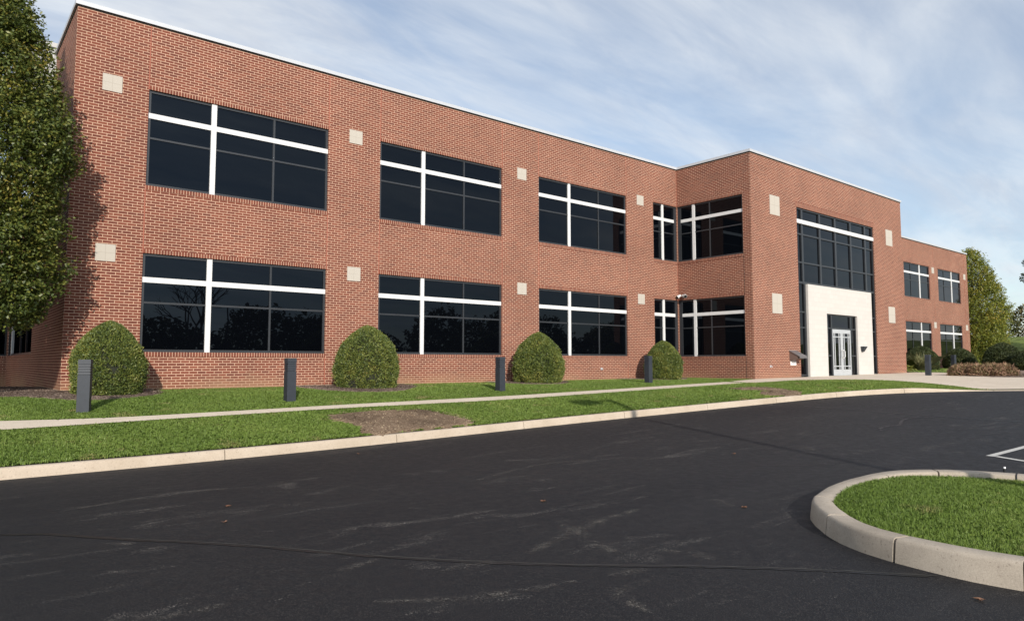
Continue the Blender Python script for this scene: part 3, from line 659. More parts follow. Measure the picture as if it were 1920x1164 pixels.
for x0, flip in ((DL, 0), ((DL+DR)/2, 1)):
    wd = (DR-DL)/2; d = MB(); zb, zt = -0.845, 1.245; X_ = lambda u: x0+(wd-u if flip else u)
    def bx(u0, u1, z0, z1, e=0.0): a, b_ = sorted((X_(u0), X_(u1))); d.box(a, b_, yd-.01+e, yd+.04, z0, z1)
    bx(.004, .085, zb, zt); bx(wd-.11, wd-.004, zb, zt)
    bx(.085, wd-.11, zb, zb+.27, .002); bx(.085, wd-.11, zt-.17, zt, .002)
    bx(.20, .245, zb+.27, zt-.17, .003); bx(wd-.27, wd-.225, zb+.27, zt-.17, .003)
    for z in (zb+.40, zt-.36):
        bx(.085, .20, z, z+.04, .005); bx(.245, wd-.27, z, z+.04, .005); bx(wd-.225, wd-.11, z, z+.04, .005)
    dr = link('door', d.mesh('door', OFF), M['silver'], bld)
    h = MB(); hx = X_(wd-.06); s_ = -1 if not flip else 1
    h.tube([(hx, yd-.01, .32), (hx, yd-.08, .30), (hx+s_*.05, yd-.09, .24), (hx+s_*.05, yd-.09, .02), (hx, yd-.08, -.04), (hx, yd-.01, -.06)], .018, 8)
    link('handle', h.mesh('handle', OFF), M['white'], dr)
    g_ = MB(); g_.poly([(x0+.01, yd+.02, zb+.05), (x0+wd-.01, yd+.02, zb+.05), (x0+wd-.01, yd+.02, zt-.05), (x0+.01, yd+.02, zt-.05)]); link('pane', g_.mesh('pane', OFF), M['glass'], dr)

# copings, the shadow line below them painted as a black strip, control joints, stone tiles, roof screen
cp = MB(); gp = MB()
for (x0, x1, y0, y1, t) in ((-.05, 22.6, -.05, .30, RT), (-.05, .30, .30, 3.65, RT), (22.6, 22.95, -3.65, .30, RT), (22.95, 36.98, -3.65, -3.30, RT), (36.63, 36.98, -3.30, 1.0, RT), (36.99, 57.8, -.05, .30, FT), (57.45, 57.8, .30, 16, FT)):
    cp.box(x0, x1, y0, y1, t+.018, t+.118); gp.box(x0+.04 if x0 != 22.95 else x0-.04, x1-.04 if x1 not in (22.6,) else x1+.04, y0+.04, y1-.04 if y1 != .30 else y1-.02, t-.02, t+.018)
link('coping', cp.mesh('coping', OFF), M['coping'], bld)
link('coping_shadow', gp.mesh('coping_shadow', OFF), M['gap'], bld)
def joint(x0, x1, y0, y1, z0, z1, m='joint'):
    q_ = MB(); q_.box(x0, x1, y0, y1, z0, z1); link('sealant_joint', q_.mesh('sealant_joint', OFF), M[m], bld)
for x in cols:
    for e in (x-.004, x+WW+.004):
        for z0, z1 in ((-1.2, 0.0), (WH, 4.10), (4.10+WH, RT)): joint(e-.010, e+.010, -.004, .01, z0, z1)
for z0, z1 in ((-1.2, RT),): joint(22.632, 22.646, -.004, .01, WH, 4.10); joint(22.632, 22.646, -.004, .01, 6.52, RT)
for x in (51.25, 57.1): joint(x-.008, x+.008, -.004, .01, -1.2, FT)
for z0, z1 in ((-1.0, 0.0), (WH, 4.10)): joint(22.646, 22.66, -3.25, -3.232, z0, z1, 'gap')
def tile(x0, x1, z0, z1, y):
    m = MB(); m.box(0, x1-x0, -0.012, 0.02, 0, z1-z0)
    m.uv = [(u*0.4064/(x1-x0), v*0.4064/(z1-z0)) for u, v in m.uv]
    bevel(link('stone_tile', m.mesh('stone_tile'), M['panel'], bld, (x0, y, z0-BZ)), 0.004, 1)
for x in (0.57, 7.02, 13.53, 19.98):
    for z in (2.14, 6.26): tile(x, x+.425, z, z+.41, 0.0)
for x in (24.05, 35.0):
    for z in (1.745, 5.83 if x < 30 else 5.70): tile(x, x+.765, z, z+.815, PY)
for x, z in ((50.92, 5.90), (50.98, 2.11), (56.92, 5.90), (57.0, 2.11)): tile(x, x+.42, z, z+.41, 0.0)
rs = MB()
for i in range(44):
    a = -0.9+i*0.12; rs.box(a, a+.075, 4.24, 4.32, 5.0, 8.62); rs.box(a+.075, a+.12, 4.27, 4.32, 5.0, 8.62)
rs.box(-0.95, 4.45, 4.2, 4.36, 8.62, 8.75)
link('roof_screen', rs.mesh('roof_screen', OFF), M['screen'], bld)
for px_, py_, pz in ((17.78, -0.0, -0.5), (23.8, PY, -0.41)):
    t = MB(); t.box(-.045, .045, -.012, .005, -.045, .045); t.tube([(0, -.01, 0), (0, -.06, 0), (0, -.085, -.03)], .016, 8)
    link('hose_tap', t.mesh('hose_tap'), M['coping'], bld, (px_, py_, pz-BZ))

# ------------------------------------------------------------------ fittings on and near the building
db = empty('night_drop_box', (25.55, PY, -0.9), 'brown metal drop box with a sloping lid on the brick wall left of the entrance', 'drop box')
m = MB(); m.hexa([(-.27, -.36, .80), (.27, -.36, .80), (.27, 0.0, .72), (-.27, 0.0, .72), (-.27, -.36, .90), (.27, -.36, .90), (.27, 0.0, 1.12), (-.27, 0.0, 1.12)])
bevel(link('box_body', m.mesh('box_body'), M['bronze'], db), .012)
m = MB(); m.hexa([(-.30, -.46, .875), (.30, -.46, .875), (.30, 0.0, 1.125), (-.30, 0.0, 1.125), (-.30, -.46, .905), (.30, -.46, .905), (.30, 0.0, 1.155), (-.30, 0.0, 1.155)])
m.box(-.30, .30, -.475, -.455, .82, .905)
bevel(link('lid', m.mesh('lid'), M['lid'], db), .006)
m = MB(); m.box(-.21, .25, -.012, 0.0, .53, .70); link('notice_plate', m.mesh('notice_plate'), M['sheet'], db)
wl = empty('wall_light', (31.84, PY-0.036, .38), 'small dark wedge shaped wall light on the limestone beside the doors', 'wall light')
m = MB(); m.hexa([(-.09, -.07, -.13), (.09, -.07, -.13), (.09, 0, -.13), (-.09, 0, -.13), (-.16, -.2, .12), (.16, -.2, .12), (.16, 0, .12), (-.16, 0, .12)])
bevel(link('housing', m.mesh('housing'), M['bollard'], wl), .008)
m = MB(); m.box(-.14, .14, -.18, -.01, .121, .128); link('lens', m.mesh('lens'), M['lamp_glass'], wl)
fl = empty('twin_floodlight', (BX0, -0.30, 2.60), 'white twin headed floodlight in the inner brick corner above the ground floor window', 'floodlight')
m = MB(); m.box(-.03, 0, -.06, .06, -.06, .06); m.tube([(-.02, 0, 0), (-.09, 0, 0)], .022, 8); m.tube([(-.09, -.1, .01), (-.09, .1, .01)], .016, 8)
bevel(link('bracket', m.mesh('bracket'), M['white'], fl), .006)
for yy, ax in ((.13, (-0.75, .25, -.45)), (-.13, (-0.55, -.5, -.35))):
    d = Vector(ax).normalized(); c0 = Vector((-.10, yy, .02)); h = MB()
    h.tube([c0-d*.03, c0+d*.02, c0+d*.09, c0+d*.17], [.035, .052, .062, .075], 14)
    hd = link('lamp_head', h.mesh('lamp_head'), M['white'], fl)
    h = MB(); h.tube([c0+d*.165, c0+d*.176], [.066, .066], 14); link('lens', h.mesh('lens'), M['black'], hd)

# bollard lights
bo = empty('bollard_light', (0, 0, 0), 'x', 'bollard', 'bollard lights along the walk')
m = MB(); m.box(-.10, .10, -.10, .10, -.08, .66); bevel(link('post', m.mesh('post'), M['bollard'], bo), .012)
m = MB(); m.box(-.088, .088, -.088, .088, .66, .86)
for i in range(4):
    z = .672+i*.047; m.hexa([(-.102, -.102, z), (.102, -.102, z), (.102, .102, z), (-.102, .102, z), (-.097, -.097, z+.034), (.097, -.097, z+.034), (.097, .097, z+.034), (-.097, .097, z+.034)])
bevel(link('louvre', m.mesh('louvre'), M['bollard'], bo), .003, 1)
m = MB(); m.hexa([(-.104, -.104, .855), (.104, -.104, .855), (.104, .104, .855), (-.104, .104, .855), (-.098, -.098, .94), (.098, -.098, .94), (.098, .098, .94), (-.098, .098, .94)])
bevel(link('cap', m.mesh('cap'), M['bollard'], bo), .014, 2)
bl = [(-.12, -4.04, .24, 'slate grey bollard light, nearest of the row, before the rounded yew at the building corner'),
      (3.83, -3.79, 0, 'slate grey bollard light in the grass below the leftmost ground floor window'),
      (9.96, -3.53, 0, 'slate grey bollard light in the grass below the second ground floor window'),
      (17.1, -2.88, 0, 'slate grey bollard light standing before the yew next to the inner brick corner'),
      (32.75, -6.15, 0, 'slate grey bollard light standing on the paved forecourt right of the entrance'),
      (42.6, -3.9, .1, 'slate grey bollard light half hidden behind the tawny ornamental grasses')]
for i, (x, y, r, lab) in enumerate(bl):
    o = bo if i == 0 else copy_tree(bo)
    o.location = (x, y, hz(x, y)+.01); o.rotation_euler = (0, 0, -r*1.4); o['label'] = lab

# lamp post on the island outside the frame: it casts the long shadow
lp = empty('lamp_post', (5.17, -19.55, float(ziso(np.array(5.17), np.array(-19.55)))), 'dark square lamp post standing on the grass island', 'lamp post')
m = MB(); m.lathe([(.28, -.1), (.28, .35), (.26, .38)], 20); link('footing', m.mesh('footing'), M['kerb'], lp)
m = MB(); m.box(-.065, .065, -.065, .065, .36, 6.15); bevel(link('pole', m.mesh('pole'), M['bollard'], lp), .01)
m = MB(); m.box(-.62, -.05, -.03, .03, 6.02, 6.10); link('arm', m.mesh('arm'), M['bollard'], lp)
m = MB(); m.box(-1.25, -.55, -.22, .22, 5.95, 6.16); bevel(link('lamp_head', m.mesh('lamp_head'), M['bollard'], lp), .03)
for x, y, lab in ((17.5, -44, 'dark lamp post out in the car park, mirrored in the second ground floor window'), (33.0, -52, 'dark lamp post far out in the car park, mirrored in the third ground floor window')):
    c = copy_tree(lp); c.location = (x, y, float(rz(x))); c['label'] = lab; c.rotation_euler = (0, 0, .4)
    for q_ in (lp, c): q_['group'] = 'car park lamp posts'
st = empty('marker_stake', (7.28, -16.2, float(ziso(np.array(7.1), np.array(-16.2)))), 'small white and black marker stake behind the kerb of the grass island', 'stake')
m = MB(); m.tube([(0, 0, -.05), (0, 0, .085)], .016, 10); link('stake', m.mesh('stake'), M['black'], st)
m = MB(); m.tube([(0, 0, .085), (.003, 0, .105)], .012, 10); link('cap', m.mesh('cap'), M['sheet'], st)

# ------------------------------------------------------------------ plants
def unit(v): return v/np.maximum(np.linalg.norm(v, axis=1), 1e-9)[:, None]
def leaf_mesh(name, C, D, Nn, ln, wd, fold=0.15):
    """rhombic leaves: centre C, direction D, blade normal Nn, lengths and widths"""
    D = unit(D); S = unit(np.cross(D, Nn)); Nn = np.cross(S, D); n = len(C)
    ln = np.broadcast_to(ln, (n,))[:, None]; wd = np.broadcast_to(wd, (n,))[:, None]
    V = np.stack([C-D*ln*.5, C+S*wd*.5+Nn*wd*fold-D*ln*.05, C+D*ln*.5-Nn*ln*.08, C-S*wd*.5+Nn*wd*fold-D*ln*.05], 1).reshape(-1, 3)
    return mesh_np(name, V, np.arange(4*n).reshape(-1, 4))
def smooth_noise(th, z, seed, amps=((2, 1.1, .5), (3, 2.3, .3), (5, 3.9, .22), (9, 7, .12))):
    r = np.random.default_rng(seed); o = 0
    for a, b, c in amps:
        p = r.uniform(0, 6.28, 3); o = o+c*np.sin(a*th+p[0]+1.3*np.sin(b*z+p[1]))*np.cos(b*z*1.0+p[2]+th)
    return o
def hornbeam_crown(name, zs, rs, nspray, per, ln, seed, m, off):
    """upswept sprays of leaves filling an egg-shaped crown; zs, rs give its outline"""
    r = np.random.default_rng(seed); z0, z1 = zs[0], zs[-1]
    zc = r.uniform(0, 1, nspray*4)*(z1-z0)+z0; R = np.interp(zc, zs, rs); keep = r.uniform(0, max(rs), len(zc)) < R+.12; zc = zc[keep][:nspray]; R = R[keep][:nspray]; n = len(zc)
    th = r.uniform(0, 2*np.pi, n)
    lump = 1+.26*smooth_noise(th, zc*1.2, seed)
    gap_ = smooth_noise(th*2, zc*2.3, seed+5)+r.normal(0, .18, n) > -.42; zc, R, th, lump = zc[gap_], R[gap_], th[gap_], lump[gap_]; n = len(zc)
    fr = np.where(r.uniform(0, 1, n) < .72, r.uniform(.80, 1.03, n), r.uniform(.35, .85, n))
    rad = R*lump*fr
    base = np.stack([rad*np.cos(th), rad*np.sin(th), zc], 1)
    outw = np.stack([np.cos(th), np.sin(th), np.zeros(n)], 1)
    ax = unit(outw*r.uniform(.35, 1.0, n)[:, None]+np.array([0, 0, 1])*r.uniform(.15, 1.0, n)[:, None]+r.normal(0, .28, (n, 3)))
    sl_ = r.uniform(.22, .62, n)*ln/.085
    t = r.uniform(-.5, .5, (n, per)); P = base[:, None, :]+ax[:, None, :]*(t*sl_[:, None])[..., None]
    sp = np.array([ln*.55])*(1.25-t)[..., None]
    P = (P+r.normal(0, 1, (n, per, 3))*sp).reshape(-1, 3)
    D = (ax[:, None, :]*.6+outw[:, None, :]*.5+r.normal(0, .75, (n, per, 3))).reshape(-1, 3); D[:, 2] -= .25
    Nn = (outw[:, None, :]*.35+np.array([0, 0, .75])+r.normal(0, .55, (n, per, 3))).reshape(-1, 3)
    return leaf_mesh(name, P, D, Nn, ln*r.uniform(.7, 1.25, len(P)), ln*.56*r.uniform(.75, 1.2, len(P)))
def limbs(zs, rs, tr, seed, nb, up=(.25, .6)):
    r = np.random.default_rng(seed); t = MB(); top = zs[-1]*.93
    t.tube([(0, 0, -.3), (.0, 0, .25), (.03, .02, zs[0]+.5), (-.02, .03, top*.55), (.02, 0, top)], [tr*1.5, tr*1.05, tr*.9, tr*.5, .015], 10)
    for i in range(nb):
        z = zs[0]+(top-zs[0])*r.uniform(.0, .75); a = r.uniform(0, 6.28); R = np.interp(min(z+1.0, zs[-1]), zs, rs)*.92; dz = R*r.uniform(.6, 1.5)
        dz = min(dz, top-z); c, s = math.cos(a), math.sin(a)
        t.tube([(0, 0, z), (c*R*.35, s*R*.35, z+dz*.3), (c*R*.72, s*R*.72, z+dz*.72), (c*R, s*R, z+dz)], [tr*.32, tr*.24, tr*.13, .008], 6)
    return t
# left hornbeam
tl = empty('hornbeam_tree', (-1.74, -1.12, -0.97), 'tall dense green hornbeam at the left corner of the brick building', 'tree')
zs_ = [1.5, 2.0, 3.0, 3.6, 4.1, 5.2, 6.5, 7.5, 8.5, 9.5, 10.2]; rs_ = [1.08, 1.30, 1.42, 1.48, 1.52, 1.52, 1.27, .90, .58, .28, .08]
link('trunk', limbs(zs_, rs_, .14, 3, 34).mesh('trunk'), M['bark'], tl)
link('crown', hornbeam_crown('crown', zs_, rs_, 5600, 30, .078, 11, None, None), M['hornbeam'], tl)
for x_, y_, a_, l_ in ((-2.65, 2.0, 2.1, 'unseen second hornbeam added behind the corner one to shade the recessed brick wall'), (-4.8, 3.6, 4.0, 'unseen third hornbeam added deepest in the recess to shade its brick walls')):
    c = copy_tree(tl); c.location = (x_, y_, -1.0); c.rotation_euler = (0, 0, a_); c['label'] = l_  # two unseen copies, added where they keep sun off the recessed wall
# right hornbeam beyond the far wing
t2 = empty('hornbeam_tree', (60.9, .7, hz(60.9, .7)), 'broad egg shaped hornbeam turning yellow beyond the far end of the building', 'tree')
zs_ = [.35, .9, 1.6, 2.7, 3.9, 5.2, 6.4, 7.4, 8.3, 8.9, 9.3]; rs_ = [1.1, 1.65, 2.05, 2.25, 2.28, 2.05, 1.72, 1.35, .92, .5, .1]
link('trunk', limbs(zs_, rs_, .16, 5, 34).mesh('trunk'), M['bark'], t2)
link('crown', hornbeam_crown('crown', zs_, rs_, 4200, 20, .125, 23, None, None), M['hornbeam_far'], t2)

def yew(name, R, Ht, n, seed, mat, flat=.62, needle=.055):
    """clipped yew: a dark twig core inside a dense coat of short needle sprays"""
    r = np.random.default_rng(seed)
    def prof(t): return R*np.where(t < .30, .90+.10*np.sin(t/.30*np.pi/2), np.clip(1-np.clip((t-.30)/.70, 0, 1)**2.1, 0, 1)**.70)
    t = r.uniform(0, 1, n*2); keep = r.uniform(0, 1, n*2) < (prof(t)/R)*.8+.22; t = t[keep][:n]; n = len(t)
    th = r.uniform(0, 2*np.pi, n); lump = 1+.075*smooth_noise(th, t*4, seed)+.05*smooth_noise(th*3, t*11, seed+1)
    dep = 1-np.abs(r.normal(0, .045, n)); dep = dep-.075*(smooth_noise(th*2+t*2, t*6.5, seed+9)+r.normal(0, .08, n) < -.42); sh_ = r.uniform(0, 1, n) < .035; dep[sh_] = r.uniform(1.0, 1.07, sh_.sum())
    rad = prof(t)*lump*dep; P = np.stack([rad*np.cos(th), rad*np.sin(th), t*Ht*(1+.02*smooth_noise(th, t*3, seed+2))], 1)
    nz = .25+1.1*np.clip((t-.3)/.7, 0, 1)**1.5; O = unit(np.stack([np.cos(th), np.sin(th), nz], 1))
    D = unit(O*.8+r.normal(0, .62, (n, 3))+np.array([0, 0, .28])); Nn = unit(r.normal(0, 1, (n, 3))+O*.6)
    me = leaf_mesh(name, P, D, Nn, needle*r.uniform(.7, 1.6, n), needle*.36*r.uniform(.8, 1.3, n), .1)
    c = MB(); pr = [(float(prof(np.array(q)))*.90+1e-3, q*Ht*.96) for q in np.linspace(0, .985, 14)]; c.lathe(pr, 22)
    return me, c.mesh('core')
bushes = [(.72, -1.30, .74, 1.60, 'rounded clipped yew at the building corner behind the nearest bollard', 1),
          (7.02, -1.32, .88, 1.70, 'rounded clipped yew between the first two ground floor windows', 2),
          (13.40, -1.25, .85, 1.68, 'rounded clipped yew between the second and third ground floor windows', 3),
          (20.05, -1.20, .72, 1.52, 'rounded clipped yew by the inner brick corner behind a bollard', 4)]
for x, y, R, Ht, lab, sd_ in bushes:
    o = empty('yew_bush', (x, y, hz(x, y)), lab, 'bush', 'clipped yews along the front wall', sd_*1.3)
    a, b = yew('foliage', R, Ht, 34000, sd_, None, needle=.052 if x < 10 else .06)
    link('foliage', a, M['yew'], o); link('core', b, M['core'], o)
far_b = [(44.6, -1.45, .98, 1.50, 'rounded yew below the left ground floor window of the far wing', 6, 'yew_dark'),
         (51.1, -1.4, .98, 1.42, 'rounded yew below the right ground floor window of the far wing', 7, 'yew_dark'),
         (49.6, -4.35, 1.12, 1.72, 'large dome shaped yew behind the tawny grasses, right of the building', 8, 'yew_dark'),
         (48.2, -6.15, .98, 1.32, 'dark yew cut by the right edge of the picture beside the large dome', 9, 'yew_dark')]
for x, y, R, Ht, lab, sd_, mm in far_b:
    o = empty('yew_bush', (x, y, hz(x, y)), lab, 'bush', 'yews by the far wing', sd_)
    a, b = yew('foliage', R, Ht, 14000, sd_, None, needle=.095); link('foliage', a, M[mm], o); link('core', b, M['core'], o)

def blades(P, ln, wd, lean, seed, bend=.5, yaw_bias=None):
    """tapered grass blades: five points each, three faces folded into tris"""
    r = np.random.default_rng(seed); n = len(P); a = r.uniform(0, 2*np.pi, n); l = np.abs(r.normal(0, lean, n))
    L_ = ln*r.uniform(.55, 1.3, n); w = wd*r.uniform(.7, 1.3, n)
    side = np.stack([np.cos(a), np.sin(a), np.zeros(n)], 1); b = a+np.pi/2+r.normal(0, .6, n); ld = np.stack([np.cos(b), np.sin(b), np.zeros(n)], 1)
    mid = P+ld*(L_*l*.35)[:, None]+np.array([0, 0, 1])*(L_*.55)[:, None]; tip = P+ld*(L_*l*(1+bend))[:, None]+np.array([0, 0, 1])*(L_*np.clip(1-l*.5, .3, 1))[:, None]
    V = np.stack([P-side*(w/2)[:, None], P+side*(w/2)[:, None], mid+side*(w*.38)[:, None], tip, mid-side*(w*.38)[:, None]], 1).reshape(-1, 3)
    return mesh_np('grass', V, np.arange(5*n).reshape(-1, 5))
def scatter(x0, x1, y0, y1, dens, seed):
    r = np.random.default_rng(seed); n = int((x1-x0)*(y1-y0)*dens); return r.uniform(x0, x1, n), r.uniform(y0, y1, n)
KPOLY = np.r_[offset(KP, .115), [(150, -44), (150, 60), (-60, 60)]]
def lawn_blades(name, x0, x1, y0, y1, dens, ln, wd, seed):
    x, y = scatter(x0, x1, y0, y1, dens, seed); ok = inpoly(x, y, KPOLY)
    for p in PAVED+[np.asarray(q_) for q_ in MULCH]: ok &= ~inpoly(x, y, p)
    r = np.random.default_rng(seed); so_ = np.zeros_like(ok)
    for p in SOIL: so_ |= inpoly(x, y, p)
    ok &= ~(so_ & (r.uniform(0, 1, len(x)) > .015))
    ok &= ~((y > -.06) & (x > -.1) & (x < 22.6)); ok &= ~((y > -3.7) & (x > 22.5) & (x < 37)); ok &= ~((y > -.08) & (x > 36.9) & (x < 57.9))
    x, y = x[ok], y[ok]; P = np.stack([x, y, H(x, y)-.012], 1)
    tag(link('lawn_grass', blades(P, ln, wd, .45, seed), M['grass']), kind='stuff')
lawn_blades('a', -3.2, 8, -7.4, -.3, 5200, .044, .0075, 31)
lawn_blades('b', 8, 16, -7.9, -.3, 3400, .046, .0095, 32)
lawn_blades('c', 16, 27, -11, -.3, 2200, .048, .013, 33)
lawn_blades('d', 36.8, 62, -6, 3, 260, .09, .05, 34)
x, y = scatter(3.2, 7.3, -19.5, -15.2, 15000, 41); ok = inpoly(x, y, ISLPOLY); x, y = x[ok], y[ok]
keep = ~((np.sin(x*2.1+1.4*np.sin(y*1.9+1))*np.cos(y*2.6-x*.8) > .80) & (rng.uniform(0, 1, len(x)) < .6)); x, y = x[keep], y[keep]
tag(link('island_grass', blades(np.stack([x, y, ziso(x, y)-.01], 1), .046, .0046, .42, 42), M['grass']), kind='stuff')

def litter(name, polys, dens, ln, m, seed):
    C = []
    for i, p in enumerate(polys):
        x, y = scatter(p[:, 0].min(), p[:, 0].max(), p[:, 1].min(), p[:, 1].max(), dens, seed+i); ok = inpoly(x, y, p) & ~((x > -.02) & (x < 22.6) & (y > -.03)) & (x > -3) & (x < 40)
        C.append(np.stack([x[ok], y[ok], H(x[ok], y[ok])+.036], 1))
    C = np.concatenate(C); r = np.random.default_rng(seed); n = len(C); D = r.normal(0, 1, (n, 3))*np.array([1, 1, .25])
    tag(link(name, leaf_mesh(name, C, D, r.normal(0, .35, (n, 3))+np.array([0, 0, 1]), ln*r.uniform(.5, 1.5, n), ln*.38), m), kind='stuff')
litter('soil_straw', SOIL, 520, .034, M['straw'], 301)
litter('mulch_chips', MULCH, 900, .036, M['chips'], 311)
# bed of tawny grasses, hostas and a pale grass by the far wing
def tuft(n, ln, wd, rad, lean, seed):
    r = np.random.default_rng(seed); a = r.uniform(0, 6.28, n); q_ = np.sqrt(r.uniform(0, 1, n))*rad; P = np.stack([q_*np.cos(a), q_*np.sin(a), np.zeros(n)], 1)
    return blades(P, ln, wd, lean, seed, .9)
def spray_dome(seed):
    r = np.random.default_rng(seed); n = 1100; u = unit(np.abs(r.normal(0, 1, (n, 3)))*np.array([1, 1, 1])*np.sign(r.normal(0, 1, (n, 3))*np.array([1, 1, 0])+np.array([0, 0, 1])))
    lm = 1+.22*smooth_noise(np.arctan2(u[:, 1], u[:, 0]), u[:, 2]*3, seed); P = u*(r.uniform(.45, 1, n)**.5*lm)[:, None]*np.array([.40, .40, .50])+np.array([0, 0, .03])
    return leaf_mesh('fountain_grass', P, u*.8+r.normal(0, .5, (n, 3))+np.array([0, 0, .35]), r.normal(0, .7, (n, 3))+u*.4, r.uniform(.12, .26, n), .032, .1)
tufts = [spray_dome(50+i) for i in range(3)]
spots = [(33.45, -7.15), (33.6, -7.85), (34.15, -6.95), (34.1, -7.6), (34.0, -8.35), (34.7, -7.2), (34.75, -8.0), (34.6, -8.6), (35.3, -7.7)]
for i, (x, y) in enumerate(spots):
    o = link('fountain_grass', tufts[i % 3], M['fescue'], None, (x, y, hz(x, y))); s_ = .92+.16*((i*37) % 10)/10; o.scale = (s_*1.15, s_*1.15, s_); o.rotation_euler = (0, 0, i*1.1)
    tag(o, 'tuft of tawny reddish grass in the bed at the right end of the forecourt', 'grass tuft', 'tawny grasses in the forecourt bed')
def hosta(seed):
    r = np.random.default_rng(seed); n = 46; a = r.uniform(0, 6.28, n); e = r.uniform(.15, 1.1, n); l = r.uniform(.13, .30, n)
    O = np.stack([np.cos(a)*np.cos(e), np.sin(a)*np.cos(e), np.sin(e)], 1); C = O*l[:, None]; C[:, 2] += .06
    D = O.copy(); D[:, 2] -= .55; return leaf_mesh('hosta', C, D, O*.3+np.array([0, 0, 1]), .22, .14, .12)
hs = [hosta(61), hosta(62)]
for i, (x, y) in enumerate([(37.35, -3.2), (37.85, -3.25), (38.35, -3.2), (38.75, -2.85), (37.6, -2.8), (38.15, -2.75)]):
    o = link('hosta', hs[i % 2], M['hosta'], None, (x, y, hz(x, y)+.01)); o.rotation_euler = (0, 0, i*.9); o.scale = (1.15,)*3
    tag(o, 'yellow green hosta in the small bed against the right side of the entrance bay', 'hosta', 'hostas beside the entrance bay')
o = link('feather_grass', tuft(260, 1.05, .03, .25, .5, 71), M['pale_blade'], None, (42.6, -2.2, hz(42.6, -2.2)))
tag(o, 'pale arching grass in front of the rounded yew below the far wing window', 'grass tuft')

# broadleaf tree at the right edge, shrubs on the rise, the wood and a bare tree across the car park
def ball_tree(name, loc, lab, cr, cz, Rz, nl, ln, seed, mat, trunk_r, cat='tree', holes=.25):
    r = np.random.default_rng(seed); o = empty(name, loc, lab, cat); k_ = 90
    u = unit(r.normal(0, 1, (k_, 3))); cc = u*(r.uniform(.35, .95, k_)**.6)[:, None]*np.array([cr, cr, Rz])+np.array([0, 0, cz])
    w = r.uniform(.5, 1.1, k_)*cr*.26; idx = r.integers(0, k_, nl); P = cc[idx]+unit(r.normal(0, 1, (nl, 3)))*(w[idx]*r.uniform(.3, 1, nl)**.5)[:, None]*np.array([1, 1, .75])
    link('crown', leaf_mesh('crown', P, r.normal(0, 1, (nl, 3))+np.array([0, 0, -.3]), r.normal(0, .6, (nl, 3))+np.array([0, 0, .8]), ln*r.uniform(.7, 1.3, nl), ln*.6), mat, o)
    t = MB(); t.tube([(0, 0, -.5), (0, 0, cz-Rz*.6), (.1, 0, cz+Rz*.4)], [trunk_r*1.3, trunk_r, trunk_r*.3], 9)
    for c in cc[:26]: t.tube([(0, 0, cz-Rz*.7+r.uniform(0, Rz*.6)), tuple(c*np.array([.5, .5, 1])-np.array([0, 0, .4])), tuple(c)], [trunk_r*.4, trunk_r*.22, .02], 5)
    link('trunk', t.mesh('trunk'), M['bark'], o); return o
ball_tree('maple_tree', (85.3, -1.2, hz(85.3, -1.2)), 'dark leaved tree whose branches reach in at the right edge of the picture', 4.9, 7.2, 4.4, 26000, .26, 81, M['maple'], .22)
def wood(name, spots, nl, ln, seed, mat):
    r = np.random.default_rng(seed); P = []
    for (x, y, z, R, h) in spots:
        n = nl; u = unit(r.normal(0, 1, (n, 3))); l_ = 1+.25*smooth_noise(np.arctan2(u[:, 1], u[:, 0]), u[:, 2]*3, int(abs(x*7+y))+seed)
        P.append(u*(r.uniform(.45, 1, n)**.5*l_)[:, None]*np.array([R, R, h/2])+np.array([x, y, z+h/2]))
    P = np.concatenate(P); n = len(P)
    me = leaf_mesh(name, P, r.normal(0, 1, (n, 3)), r.normal(0, .6, (n, 3))+np.array([0, 0, .8]), ln*r.uniform(.6, 1.4, n), ln*.7)
    return tag(link(name, me, mat), kind='stuff')
r = np.random.default_rng(91)
wood('hillside_shrubs', [(112+i*2.6+r.uniform(-1, 1), 22-i*3.3, 2.2, r.uniform(2.0, 3.2), r.uniform(4.6, 6.4)) for i in range(15)], 1500, .38, 92, M['wood'])
sp = [(x+r.uniform(-2, 2), -92+r.uniform(-8, 6)+.06*abs(x-20), -2.6, r.uniform(4, 6.5), r.uniform(7.5, 12.5)) for x in np.arange(-60, 150, 5.5)]
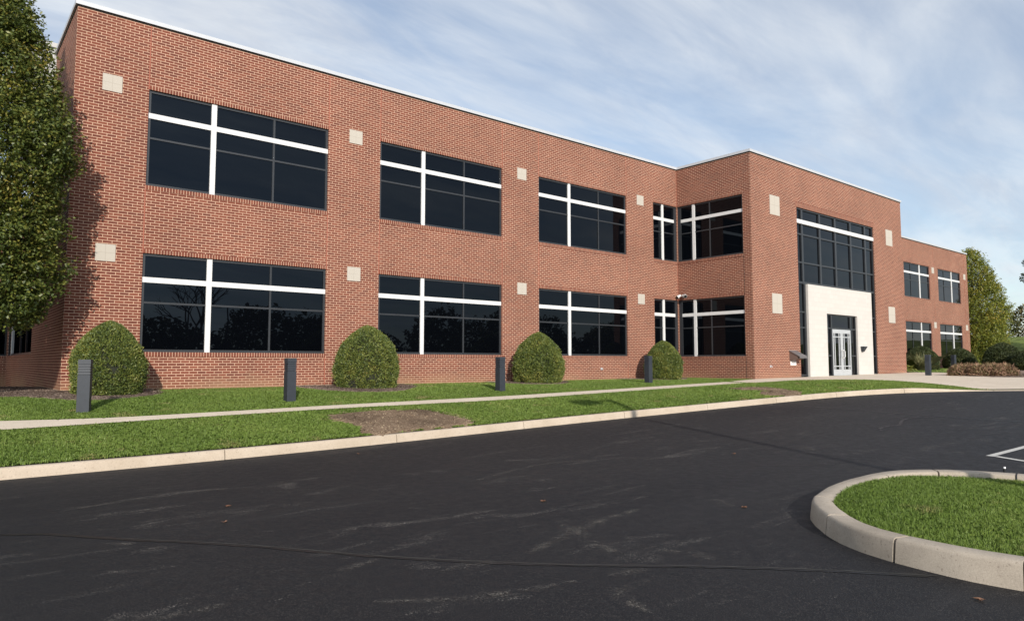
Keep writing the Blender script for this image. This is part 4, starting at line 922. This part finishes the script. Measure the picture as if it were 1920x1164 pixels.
wood('woodland', sp, 1500, .8, 93, M['wood'])
bt = empty('bare_tree', (14.5, -43, -1.5), 'bare branching tree across the car park, mirrored in the leftmost ground floor window', 'tree')
t = MB(); rr = random.Random(5)
def grow(p, d, L_, rad, lev):
    q_ = p+d*L_*.5+Vector((rr.uniform(-.1, .1),)*3)*L_*.4; e = p+d*L_; t.tube([p, q_, e], [rad, rad*.8, rad*.62], 5 if lev > 1 else 8)
    if lev >= 5: return
    for i in range(3 if lev < 4 else 2):
        nd = (d+Vector((rr.uniform(-1, 1), rr.uniform(-1, 1), rr.uniform(-.25, .6)))*.75).normalized(); grow(e, nd, L_*rr.uniform(.62, .82), rad*.6, lev+1)
grow(Vector((0, 0, -.6)), Vector((0, 0, 1)), 2.9, .24, 0)
link('limbs', t.mesh('limbs'), M['bark'], bt)

# fallen leaves on the asphalt
def dry(seed):
    r = random.Random(seed); m = MB(); pts = []
    for i in range(9):
        a = i/9*2*math.pi; q_ = .045*(1+.45*math.cos(a*3+seed)+r.uniform(-.15, .15)); pts.append((q_*math.cos(a)*1.3, q_*math.sin(a), .012+.022*abs(math.sin(a*1.5+seed))))
    for i in range(9): m.poly([(0, 0, .004), pts[i], pts[(i+1) % 9]])
    return m.mesh('fallen_leaf')
dl = [(.17, -11.2, 'dry brown leaf lying on the open asphalt near the left kerb'), (4.09, -14.84, 'curled brown leaf on the asphalt left of the grass island'), (7.2, -12.7, 'pale leaf on the asphalt midway to the kerb, below the lamp shadow'),
      (-.09, -11.94, 'small pale leaf on the asphalt nearest the left foreground'), (3.1, -8.46, 'rust red leaf on the asphalt by the kerb below the bare soil'), (2.82, -13.23, 'small pale leaf in the middle of the asphalt'), (2.81, -17.31, 'reddish leaf on the asphalt at the foot of the island kerb')]
for i, (x, y, lab) in enumerate(dl):
    o = link('fallen_leaf', dry(i), M['dry_leaf'], None, (x, y, float(rz(x))+.003)); o.rotation_euler = (0, 0, i*1.3); o.scale = (.5, .5, .5)
    tag(o, lab, 'leaf', 'fallen leaves on the asphalt')
